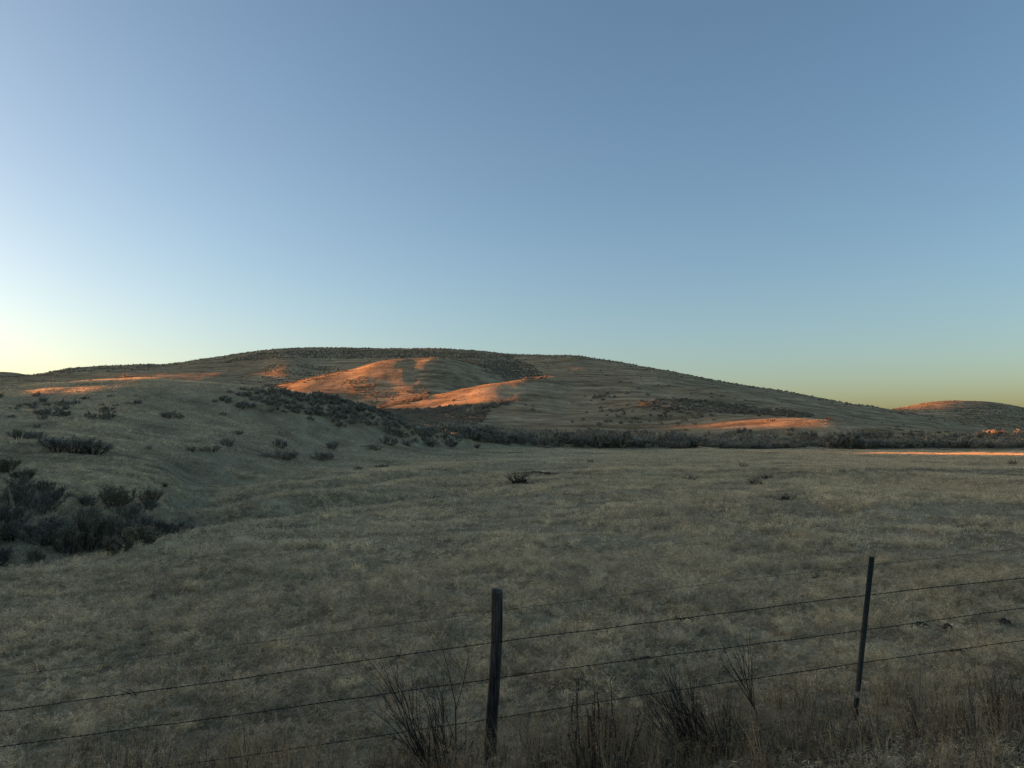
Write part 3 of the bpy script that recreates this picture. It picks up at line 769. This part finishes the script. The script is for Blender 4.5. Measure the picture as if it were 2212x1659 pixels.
for d0, d1, st_ in ((60, 160, 0.75), (160, 330, 1.2), (330, 900, 1.8)):
    a, b = grid_pts(d0, d1, st_, 38); gx.append(a); gy.append(b)
gx = np.concatenate(gx); gy = np.concatenate(gy); gz = LAND.h(gx, gy)
kv = visible(gx, gy, gz); gx, gy, gz = gx[kv], gy[kv], gz[kv]
px, py, _ = proj(gx, gy, gz); d = np.hypot(gx, gy)
wob = 9 * fbm(gx/14, gy/14, 3, 201); wob2 = 5 * fbm(gx/9, gy/9, 3, 202)
pr = np.full(len(gx), 0.008)
pr = np.where(d > 330, 0.012, pr); pr = np.where((d < 160), 0.004, pr)
sk = [p for p in ST[22] if not isinstance(p[1], tuple)]
skyl = (d > 380) & (py - np.interp(px, [p[0] for p in sk], [p[1] for p in sk]) < 6 + 5 * fbm(gx/30, gy/30, 3, 205)); pr = np.where(skyl, 0.13, pr)
cl = fbm(gx/4.5, gy/3.5, 4, 203)
for poly, p_ in BR:
    ins = inpoly(px + wob, py + wob2 * .5, poly)
    pr = np.where(ins, np.maximum(pr, p_ * np.clip((0.75 + 1.4*cl) if p_ < .7 else (1.0 + .8*cl), 0.1, 1.2)), pr)
# the thicket beyond the field
band = inpoly(px + wob * .3, py + wob2*.15, [(870,930),(960,932),(1080,931),(1400,934),(1700,936),(1900,940),(2212,944),(2400,944),(2400,969),(1500,970),(1180,966),(1060,958),(960,950),(880,946)])
band = (gy > 108) & (gy < 168) & band & (gx > -22)
pr = np.where(band, np.maximum(pr, np.clip(0.24 + 0.9 * cl, .04, .5)), pr)
pr = np.where((gy < 113 + 2*cl) & (px > 1040), 0.0, pr)
pr = np.where((d < 120) & (px < 700) & (py > 905), pr*0.6, pr)
sel = rng.uniform(0, 1, len(gx)) < pr
gx, gy, gz, d, band, px, py = gx[sel], gy[sel], gz[sel], d[sel], band[sel], px[sel], py[sel]
# largest ones that show: the front of the thicket, each a thing of its own
bi = np.where(band)[0]; order = bi[np.argsort(gy[bi])]
NB = 296 - n_ind
ind = order[:NB]
mask = np.ones(len(gx), bool); mask[ind] = False
for i in ind:
    h = random.choice((random.uniform(.6, 1.1), random.uniform(.9, 1.5), random.uniform(1.2, 2.1))) * float(np.clip(1.0 + 0.9 * fbm(np.array([gx[i]/9.0]), np.array([gy[i]/9.0]), 2, 301)[0], .6, 1.35)) * (1.0 if px[i] < 1900 else 0.8)
    o = link('sagebrush', random.choice(BAND_SAGE))
    o.location = (float(gx[i]), float(gy[i]), float(gz[i]) - 0.05); o.rotation_euler = (0, 0, random.uniform(0, 6.28))
    o.scale = (h * random.uniform(.95, 1.3),) * 2 + (h,)
    tag(o, 'grey-green sagebrush in the long thicket along the far edge of the field', 'shrub', 'sagebrush of the long thicket beyond the field')
print('band', int(band.sum()), 'cover', int(mask.sum()))
bx, by = gx[mask], gy[mask]; bd = d[mask]; bb = band[mask]
s = np.where(bb, rng.uniform(.8, 1.0, len(bx)) * rng.choice((.9, 1.2, 1.5, 1.9), len(bx)), np.where(bd < 160, rng.uniform(.32, .8, len(bx)), np.where(bd < 330, rng.uniform(.45, 1.05, len(bx)), rng.uniform(.4, .9, len(bx)))))
o = scatter('sagebrush_cover', FAR_SAGE, bx, by, s * 1.1, rng.integers(0, 5, len(bx)), sink=0.06, e=0.8, squash=s)
tag(o, kind='stuff', label='sagebrush scattered and massed over the hill slopes', cat='sagebrush')
print('sage', round(time.time() - T0, 1))

# ---------------------------------------------------------------- the fence
def fence_Y(a): return 6.015 / (1 - 0.117 * a)
def fence_pt(x, y):
    a, e = ray(x, y); Y = fence_Y(a); return np.array((a*Y, Y, e*Y))
fx, fy_, fz = fence_pt(1062, 1612)
fence = empty('barbed_wire_fence', (fx, fy_, fz))
tag(fence, 'four-strand barbed wire fence on a leaning wooden post and a steel post', 'fence')
def local(p): return np.asarray(p) - np.array((fx, fy_, fz))
# wooden post: rough split timber with a deep check
def wooden_post():
    base = fence_pt(1062, 1612); top = fence_pt(1074.5, 1276)
    base = base - (top - base) * 0.18
    n = 46; m = 20; V = []
    ax = (top - base); ax /= np.linalg.norm(ax)
    side = np.cross(ax, (0, 1, 0)); side /= np.linalg.norm(side); back = np.cross(side, ax)
    for i in range(n):
        t = i/(n-1); c = base + (top-base)*t
        for k in range(m):
            th = 2*math.pi*k/m
            sq = (abs(math.cos(th))**4 + abs(math.sin(th))**4) ** -0.25      # squarish
            r = 0.0435 * sq * (1.06 - 0.10*t) * (1 + 0.05*vnoise(np.array([th*2.2]), np.array([t*5.0]), 3)[0] + 0.03*vnoise(np.array([th*7]), np.array([t*17.0]), 4)[0])
            cr = math.exp(-((th - (4.30 + 0.12*math.sin(t*5))) / 0.19)**2) * min(1, (1.2-t)*4)
            cr2 = math.exp(-((th - (5.2 + 0.1*math.sin(t*7+1))) / 0.13)**2) * (0.4 if t > .3 else 0.1)
            r -= 0.030*cr + 0.020*cr2
            wob_ = 0.008*math.sin(t*6.0+.5)
            V.append(c + side*(r*math.cos(th) + wob_) + back*(r*math.sin(th)) + ax*(0.012*math.sin(th*1.0+.6) if i == n-1 else 0))
    V = np.array(V); F = []
    for i in range(n-1):
        for k in range(m):
            p = i*m+k; q = i*m+(k+1) % m; F += [(p, q, q+m), (p, q+m, p+m)]
    tc = len(V); V = np.concatenate([V, [V[-m:].mean(0) + ax*0.004]])
    for k in range(m): F.append(((n-1)*m+k, (n-1)*m+(k+1) % m, tc))
    return link('wooden_post', np_mesh('wooden_post', local(V), F, M['wood'], False), fence)
wp = wooden_post(); wp['label'] = 'dark weathered wooden post with a long crack, leaning right'
def steel_post(base, top, name='steel_post'):
    axv = top - base; Ln = np.linalg.norm(axv); ax = axv/Ln
    b0 = base - ax*0.2
    side = np.cross(ax, (0, 1, 0)); side /= np.linalg.norm(side); back = np.cross(side, ax)
    prof = np.array([(-.0205,0),(.0205,0),(.0205,.006),(.0045,.0075),(.004,.036),(-.004,.036),(-.0045,.0075),(-.0205,.006)])
    # T turned so that its flat face looks roughly at the road
    rot = math.radians(24); R2 = np.array(((math.cos(rot), -math.sin(rot)), (math.sin(rot), math.cos(rot))))
    prof = prof @ R2.T
    def ringpts(c, s=1.0): return np.array([c + side*p[0]*s - back*p[1]*s*-1 for p in prof])
    P0 = ringpts(-axv*0.2/Ln*1.0); P1 = ringpts(axv)
    V = np.concatenate([P0, P1]); m = 8; F = []
    for k in range(m):
        q = (k+1) % m; F += [(k, q, q+m), (k, q+m, k+m)]
    for k in range(1, m-1): F.append((m, m+k, m+k+1))
    mb = MB(); mb.add(V, F)
    nrm = side*(-prof[0][1]) + back*prof[0][0]
    f0 = side*R2[0,0]*1 + back*R2[1,0]; fn = np.cross(ax, f0); 
    if fn[1] > 0: fn = -fn
    for k in range(int(Ln/0.053)):
        c = ax*(0.05 + k*0.053)
        B = []
        for dx in (-.006, .006):
            for dz in (-.007, .007):
                for dn in (-0.002, .009):
                    B.append(c + f0*dx + ax*dz + fn*dn)
        mb.add(B, [(0,1,3),(0,3,2),(4,6,7),(4,7,5),(0,4,5),(0,5,1),(2,3,7),(2,7,6),(1,5,7),(1,7,3)])
    o = link(name, mb.mesh(name, M['tpost']), fence, loc=local(base)); return o
sp = steel_post(fence_pt(1848, 1535), fence_pt(1883.5, 1203)); sp['label'] = 'dark green steel T-post, leaning right, scuffed pale near its foot'
def side_post(X):
    Y = 6.015 + 0.117*X; z = float(LAND.h(X, Y)[0]); return steel_post(np.array((X, Y, z)), np.array((X + .05, Y + .02, z + 1.22)))
side_post(-5.6); side_post(6.3)
# wires follow what the photograph shows between posts
WIRES = [
 ('thin', [(-420,1515),(-150,1478),(0,1457),(64,1449),(440,1399),(792,1353),(1065,1317.5),(1440,1269),(1875,1217.5),(2212,1180.5),(2500,1148),(2800,1118)]),
 ('barb', [(-420,1588),(-150,1552),(0,1532),(290,1492),(500,1464),(720,1431),(1062,1384),(1400,1341),(1872,1281),(2212,1244),(2500,1214),(2800,1185)]),
 ('barb', [(-420,1668),(-150,1630),(0,1608),(351,1560),(560,1532),(792,1499),(1057,1462),(1380,1418),(1865,1356),(2212,1308),(2500,1275),(2800,1244)]),
 ('barb', [(-420,1760),(-150,1722),(0,1700),(300,1658),(545,1624),(792,1587),(1073,1545),(1400,1494),(1860,1426),(2212,1378),(2500,1340),(2800,1300)]),
]
for wi, (kd, pts) in enumerate(WIRES):
    Wp = np.array([fence_pt(*p) for p in pts]); X0 = Wp[:, 0]
    xs = np.arange(-5.6, 6.32, 0.02)
    zs = pchip(X0, Wp[:, 2], xs) + 0.0025*vnoise(xs*3, xs*0+wi, 9) + 0.0012*vnoise(xs*14, xs*0+wi, 10)
    # in front of the wooden post and the steel post the strand runs on the road side
    ys = 6.015 + 0.117*xs - 0.062
    mb = MB()
    if kd == 'thin':
        k = slice(None, None, 3); mb.tube(np.stack([xs[k], ys[k], zs[k]], 1), np.full(len(xs[k]), 0.0014), 4)
        bx_ = np.arange(-5.5, 6.2, 0.24)
    else:
        ph = xs * 2*math.pi / 0.09
        for s_ in (0, math.pi):
            mb.tube(np.stack([xs, ys + .0022*np.sin(ph+s_), zs + .0022*np.cos(ph+s_)], 1), np.full(len(xs), 0.0019), 4)
        bx_ = np.arange(-5.5 + .04*wi, 6.2, 0.125)
    w_ = link('barbed_wire' if kd == 'barb' else 'plain_wire', mb.mesh('wire', M['wire'] if kd == 'barb' else M['thinwire']), fence)
    w_.location = -Vector((fx, fy_, fz))
    bm_ = MB(); rg2 = np.random.default_rng(wi)
    for b_ in bx_:
        b_ += rg2.uniform(-.01, .01)
        c = np.array((b_, 6.015 + .117*b_ - .062, float(np.interp(b_, xs, zs))))
        sc_ = 0.6 if kd == 'thin' else 1.0
        for q in range(2):
            dv = rg2.normal(0, 1, 3); dv[0] *= .45; dv /= np.linalg.norm(dv); dv *= 0.013*sc_
            o2 = np.array((0.004*(q*2-1), 0, 0))
            bm_.tube(np.array((c+o2-dv, c+o2, c+o2+dv)), (0.0006, 0.0014*sc_, 0.0006), 3)
        bm_.tube(np.array((c-(.006, 0, 0), c+(.006, 0, 0))), (0.0034*sc_,)*2, 5)
    b_o = link('barbs', bm_.mesh('barbs', M['wire']), w_)
    b_o['kind'] = 'stuff'
# staples on the wooden post
for (x, y) in ((1069, 1317), (1064, 1384), (1060, 1462), (1057, 1547)):
    c = fence_pt(x, y) + np.array((0, -0.058, 0)); mb = MB()
    mb.tube(np.array((c+(-.004, .02, .006), c+(-.004, -.012, .006), c+(0, -.014, 0), c+(.004, -.012, -.006), c+(.004, .02, -.006))), (.0013,)*5, 4)
    s_ = link('staple', mb.mesh('staple', M['wire']), wp); s_.location = -Vector((fx, fy_, fz))

# ---------------------------------------------------------------- bare shrubs and weeds along the fence
def grow(mb, p, d, L_, r, depth, rg, spread=0.35, up=0.15, kids=3, taper=0.5, tips=None, pull=(0, 0, 0)):
    n = 5; P = [np.array(p, float)]; dd = np.array(d, float); dd /= np.linalg.norm(dd)
    for i in range(n):
        dd = dd + rg.normal(0, 0.07, 3) + np.array((0, 0, up*.15)) + np.array(pull)*.12; dd /= np.linalg.norm(dd); P.append(P[-1] + dd*L_/n)
    P = np.array(P); R = np.linspace(r, r*taper, n+1); mb.tube(P, R, 4 if r > .003 else 3, rg.uniform(0, 1))
    if depth <= 0:
        if tips is not None: tips.append((P[-1], dd))
        return
    for k in range(kids):
        t = rg.uniform(0.25, 1.0) if k else 1.0; i = min(int(t*n), n-1); q = P[i] + (P[i+1]-P[i])*(t*n-i)
        nd = dd + rg.normal(0, spread, 3) + np.array((0, 0, up)) + np.array(pull); grow(mb, q, nd, L_*rg.uniform(.55, .85), max(r*taper*.85, .0009), depth-1, rg, spread, up, kids, taper, tips, pull)
def verge_point(x, y, Y):
    a, e = ray(x, y); return a*Y
def fence_shrub(name, sx, Y, build, label, cat='shrub', group='bare shrubs and weeds along the fence', mat='twig'):
    a, _ = ray(sx, 1600); X = a*Y; z = float(LAND.h(X, Y)[0])
    root = empty(name, (X, Y, z)); tag(root, label, cat, group)
    tips = []; mb = MB(); build(mb, tips)
    link('branches', mb.mesh('branches', M[mat]), root)
    return root, tips
def seed_mesh(tips, rg, n=6, size=.012, along=.05):
    C = []; 
    V = []; 
    for p, dd in tips:
        for j in range(n):
            c = p - dd*rg.uniform(0, along); e = rg.normal(0, 1, 3)*size; s_ = rg.normal(0, 1, 3)*size*.5
            V += [c, c+e*.5+s_, c+e]
    V = np.array(V); return V, np.arange(len(V)).reshape(-1, 3)
# 1 wide bare shrub left of the wooden post
def b1(mb, tips):
    rg = np.random.default_rng(1)
    for i in range(13):
        grow(mb, (rg.uniform(-.08, .08), rg.uniform(-.05, .05), -.03), (rg.uniform(-1.0, .15), rg.uniform(-.3, .3), 1.0), rg.uniform(.34, .56), .0070, 2, rg, .30, .10, 3, .55, tips, (-.04, 0, 0))
    for i in range(24):
        grow(mb, (rg.uniform(-.12, .12), rg.uniform(-.08, .08), -.03), (rg.uniform(-.9, .6), rg.uniform(-.5, .5), .8), rg.uniform(.22, .38), .0038, 2, rg, .45, .0, 3, .55, tips)
fence_shrub('bare_shrub', 958, 5.55, b1, 'bare many-stemmed shrub fanning left, just left of the wooden post')
def b1b(mb, tips):
    rg = np.random.default_rng(2)
    for i in range(16): grow(mb, (rg.uniform(-.16, .16), rg.uniform(-.08, .08), -.03), (rg.uniform(-.7, .5), rg.uniform(-.4, .4), .8), rg.uniform(.16, .28), .0032, 2, rg, .45, .05, 3, .55, tips)
fence_shrub('bare_shrub', 860, 5.35, b1b, 'low tangled bare shrub at the bottom edge, left of the fanning one')
# 2 dock with upright seed spikes
def b2(mb, tips):
    rg = np.random.default_rng(3)
    for i in range(30):
        x0 = rg.uniform(-.19, .19); grow(mb, (x0, rg.uniform(-.1, .1), -.03), (x0*.6 + rg.normal(0, .06), rg.normal(0, .08), 1), rg.uniform(.30, .66), .0042, 0, rg, .2, .2, 2, .5, tips)
    for i in range(26): grow(mb, (rg.uniform(-.15, .15), rg.uniform(-.1, .1), -.03), (rg.normal(0, .6), rg.normal(0, .5), .8), rg.uniform(.10, .26), .004, 1, rg, .6, -.1, 3, .6)
r2, tips = fence_shrub('seed_weed', 1292, 5.6, b2, 'dead weed with upright rusty seed spikes between the two fence posts', 'weed')
rg = np.random.default_rng(5); V, F = seed_mesh(tips, rg, 85, .0085, .32)
link('seed_spikes', np_mesh('seed_spikes', V, F, M['seed'], False, rg.uniform(0, 1, len(V))), r2)
# 3 broom-like shrub leaning left
def b3(mb, tips):
    rg = np.random.default_rng(6)
    grow(mb, (.12, 0, -.05), (-.85, 0, .85), .50, .010, 2, rg, .22, .15, 4, .5, tips, (-.05, 0, 0))
    for i in range(52):
        grow(mb, (rg.uniform(-.24, .12), rg.uniform(-.12, .12), -.03), (rg.uniform(-1.0, -.25), rg.uniform(-.25, .25), 1.0), rg.uniform(.30, .48), .0040, 1, rg, .16, .08, 4, .5, tips)
    for i in range(16):
        grow(mb, (rg.uniform(-.16, .14), rg.uniform(-.12, .12), -.03), (rg.uniform(-.7, .3), rg.uniform(-.3, .3), .6), rg.uniform(.16, .26), .0035, 2, rg, .4, 0, 3, .5, tips)
fence_shrub('bare_shrub', 1555, 5.75, b3, 'dense dark broom-like shrub leaning left, midway between the posts')
# 4 thin sapling with a fan of twigs
def b4(mb, tips):
    rg = np.random.default_rng(8)
    P = np.array(((0, 0, -.05), (-.005, 0, .10), (-.03, 0, .20), (-.09, .01, .30))); mb.tube(P, (.011, .009, .0075, .006), 5, .2)
    for i in range(9):
        q = P[2] + (P[3]-P[2])*rg.uniform(0, 1); grow(mb, q, (rg.uniform(-.85, -.05), rg.uniform(-.3, .3), 1.0), rg.uniform(.26, .44), .0040, 1, rg, .14, .12, 3, .5, tips)
    for sx_ in (-1, 1): grow(mb, P[0]+(0, 0, .1), (sx_, .1, .15), .13, .0045, 1, rg, .3, .3, 3, .5, tips)
fence_shrub('sapling', 1643, 6.15, b4, 'thin bare sapling with a forked fan of twigs, left of the steel post', 'sapling')
# 5 left-hand weeds
def weed(seed, n, h0, h1, sp, kids=2, dep=1):
    def f(mb, tips):
        rg = np.random.default_rng(seed)
        for i in range(n): grow(mb, (rg.uniform(-sp, sp), rg.uniform(-sp*.6, sp*.6), -.03), (rg.normal(0, .16), rg.normal(0, .16), 1), rg.uniform(h0, h1), .0036, dep, rg, .25, .25, kids, .55, tips)
    return f
for sx, Y, b, lab in (
   (285, 5.2, weed(21, 26, .22, .38, .20, 3, 2), 'dim twiggy bush with tall stalks near the lower left corner'),
   (120, 5.1, weed(22, 22, .16, .28, .22, 3, 2), 'brown leafless weed clump nearest the lower left corner'),
   (436, 5.3, weed(23, 7, .2, .32, .08, 2, 1), 'sparse dead weed stalks between the corner bushes and the fanning shrub'),
   (512, 5.3, weed(24, 2, .4, .5, .03, 1, 0), 'single pale tall dead stalk left of the fanning shrub'),
   (1180, 5.45, weed(25, 9, .14, .26, .1, 2, 1), 'small dead weed just right of the wooden post'),
   (1420, 5.3, weed(26, 12, .14, .24, .14, 3, 1), 'low dead weed between the seed spikes and the broom-like shrub'),
   (1760, 5.9, weed(27, 8, .12, .22, .1, 2, 1), 'low dead weed at the left foot of the steel post'),
   (2165, 6.0, weed(28, 30, .18, .30, .26, 3, 2), 'dark dead weed clump at the right edge of the photo'),
   (2040, 5.6, weed(29, 18, .12, .22, .22, 3, 2), 'low dark dead weed right of the steel post'),
   (1010, 5.2, weed(31, 20, .12, .2, .2, 3, 2), 'low dark weed tangle at the bottom edge in front of the wooden post'),
   (1320, 5.15, weed(32, 18, .10, .18, .2, 3, 2), 'dark fallen weed tangle at the bottom edge below the seed spikes'),
   (1880, 5.4, weed(33, 16, .10, .18, .2, 3, 2), 'low dark weed tangle at the bottom, below the steel post'),
   (700, 5.15, weed(30, 8, .12, .22, .1, 2, 1), 'short dead weed at the bottom edge left of the low tangled shrub')):
    fence_shrub('dead_weed', sx, Y, b, lab, 'weed')
# bits of dead weed caught on the wires
for k, (x, y, n_, lab) in enumerate(((1470, 1332, 9, 'dead twigs caught on the upper barbed strand between the posts'),
                        (1395, 1416, 6, 'dead twigs caught on the middle barbed strand above the seed spikes'),
                        (2060, 1401, 7, 'dead twigs caught on the lowest strand right of the steel post'),
                        (290, 1492, 5, 'small knot of twigs on the upper barbed strand at left'))):
    c = fence_pt(x, y) - np.array((0, .06, 0)); mb = MB(); rg = np.random.default_rng(40+k)
    for i in range(n_*3):
        q = np.array((rg.normal(0, .04*n_/6), rg.normal(0, .006), rg.normal(0, .006)))
        mb.tube(np.array((q, q+(rg.normal(0, .02), rg.normal(0, .008), rg.normal(0, .012)), q+(rg.normal(0, .04), rg.normal(0, .012), rg.normal(0, .02)))), (.0017, .0014, .0008), 3, .2)
    if k == 0: mb.tube(np.array(((.055, 0, -.005), (.045, 0, .02), (.03, 0, .055))), (.0016, .0014, .0008), 3, .2)
    o = link('snagged_twigs', mb.mesh('snagged_twigs', M['twig'])); o.location = c
    tag(o, lab, 'twigs', 'twigs caught on the fence wires')

# ---------------------------------------------------------------- small dark things in the field
def mound(seed):
    rg = np.random.default_rng(seed); n = 18; V = [(0, 0, 1)]; F = []
    rings = (0.25, .5, .75, 1.0, 1.2)
    for ri, r in enumerate(rings):
        for k in range(n):
            th = 2*math.pi*k/n; rr = r*(1+.18*rg.normal()); V.append((rr*math.cos(th), rr*math.sin(th), max(-.25, math.cos(min(r, 1.15)*1.45) + .14*rg.normal())))
    for k in range(n): F.append((0, 1+k, 1+(k+1) % n))
    for ri in range(len(rings)-1):
        for k in range(n):
            p = 1+ri*n+k; q = 1+ri*n+(k+1) % n; F += [(p, p+n, q+n), (p, q+n, q)]
    mb = MB(); mb.add(V, F)
    for i in range(40):       # clods
        a = rg.uniform(0, 6.28); r = rg.uniform(.2, 1.5); c = np.array((r*math.cos(a), r*math.sin(a), max(0, math.cos(min(r, 1.1)*1.45)) + .0)); s_ = rg.uniform(.05, .13)
        o = rg.normal(0, 1, (4, 3)); o /= np.linalg.norm(o, axis=1, keepdims=True); mb.add(c+o*s_*np.array((1, 1, 1.6)), [(0,1,2),(0,2,3),(0,3,1),(1,3,2)])
    return mb.mesh('mound', M['darksoil'])
m, nt, out = new_mat('dug_soil'); geo = N(nt, 'ShaderNodeNewGeometry')
c = ramp(nt, noise(nt, geo.outputs['Position'], 30, 4, .7), [(.3, (.04, .033, .025)), (.7, (.12, .10, .075))])
dd_ = N(nt, 'ShaderNodeBsdfDiffuse'); nt.links.new(c, dd_.inputs['Color']); nt.links.new(dd_.outputs[0], out.inputs['Surface']); M['darksoil'] = m
for k, (x, y, r, h, lab) in enumerate((
   (1990, 1361, .075, .045, 'leftmost of three small dug-soil mounds behind the fence right of the steel post'),
   (2047, 1365, .06, .045, 'middle of three small dug-soil mounds right of the steel post'),
   (2168, 1353, .065, .05, 'rightmost of three small dug-soil mounds, by the photo edge'),
   (1153, 1025, .9, .10, 'long bare dark soil patch in the middle of the field'))):
    X, Y, Zz = LAND.hit(x, y, 8); o = link('dirt_mound', mound(60+k)); o.location = (X, Y, Zz+.045); o.scale = (r * (1 if k < 3 else 1.2), r*.8, h)
    tag(o, lab, 'dirt mound', 'small dirt mounds in the field')
def dead_clump(seed, n=26, h=.22, w=.3):
    rg = np.random.default_rng(seed); mb = MB()
    for i in range(n):
        grow(mb, (rg.normal(0, w*.3), rg.normal(0, w*.25), .0), (rg.normal(0, 1.2), rg.normal(0, .8), .8), rg.uniform(h*.5, h), .010, 1, rg, .6, 0, 3, .5)
    for i in range(12):
        a = rg.uniform(0, 6.28); c = np.array((rg.normal(0, w*.35), rg.normal(0, w*.3), .02)); o = rg.normal(0, 1, (4, 3)); mb.add(c+o*.045, [(0,1,2),(0,2,3),(0,3,1),(1,3,2)], .1)
    return mb.mesh('dead_clump', M['twig'])
for k, (x, y, s_, wd, lab) in enumerate((
   (1124, 1044, 1.25, 1.3, 'darkest dead brush clump standing in the open middle of the field'),
   (827, 1010, .7, 2.6, 'long flat dark clod where the left slope meets the field'),
   (777, 1016, .7, 1.8, 'scattered dark bits left of the long flat clod'),
   (1607, 1012, 1.0, 1.3, 'small black stump far out in the right half of the field'),
   (1632, 1048, .8, 1.5, 'small black clod nearest below the far black stump'),
   (1656, 1035, .6, 1.8, 'flat dark twig heap right of the small black clod'),
   (1771, 1051, .45, 2.8, 'long dark twig heap in the right half of the field'),
   (1695, 1081, .45, 2.4, 'low dark brush pile below the long twig heap'),
   (1490, 1040, .8, 1.5, 'thin dead weed in the field left of the black clods'),
   (1275, 1001, .8, 1.6, 'bent dark stick lying right of the fallen branch'),
   (1820, 1021, .5, 1.6, 'tiny dark clod farthest right in the open field'),
   (931, 1083, .55, 1.8, 'tiny dark twig heap on the brow left of the darkest clump'),
   (1765, 1249, .15, 1.5, 'small dark clod just left of the steel post top'),
   (1849, 1232, .13, 1.9, 'small dark clods against the steel post top'),
   (355, 1052, .5, 1.3, 'small black clod on the left slope above the gully head'),
   (525, 1060, .45, 1.2, 'little dark weed on the slope right of the gully head'),
   (2190, 1003, .8, 2.2, 'low dark weeds near the right edge below the sunlit strip'))):
    X, Y, Zz = LAND.hit(x, y, 8); o = link('dead_brush', dead_clump(80+k)); o.location = (X, Y, Zz); o.rotation_euler = (0, 0, random.uniform(-.4, .4)); o.scale = (s_*wd*1.15, s_*1.1, s_*2.1)
    tag(o, lab, 'dead brush', 'dark bits of dead brush in the field')
def branch(seed, L_=1.6):
    rg = np.random.default_rng(seed); mb = MB()
    grow(mb, (-L_/2, 0, .06), (1, 0, .02), L_, .035, 2, rg, .5, .1, 3, .5); return mb.mesh('fallen_branch', M['twig'])
for k, (x, y, rz, s_, lab) in enumerate(((1114, 980, .3, 1.2, 'fallen dead branch with upturned twigs at the near edge of the thicket'),
                        (1240, 1031, .25, .5, 'long thin fallen branch lying right of the bare soil patch'),
                        (786, 967, -.4, .9, 'short fallen stick on the slope foot left of the pale rounded bush'))):
    X, Y, Zz = LAND.hit(x, y, 8); o = link('fallen_branch', branch(120+k)); o.location = (X, Y, Zz+.04); o.rotation_euler = (0, 0, rz); o.scale = (s_,)*3
    tag(o, lab, 'branch', 'fallen branches in the field')
print('done', round(time.time() - T0, 1))
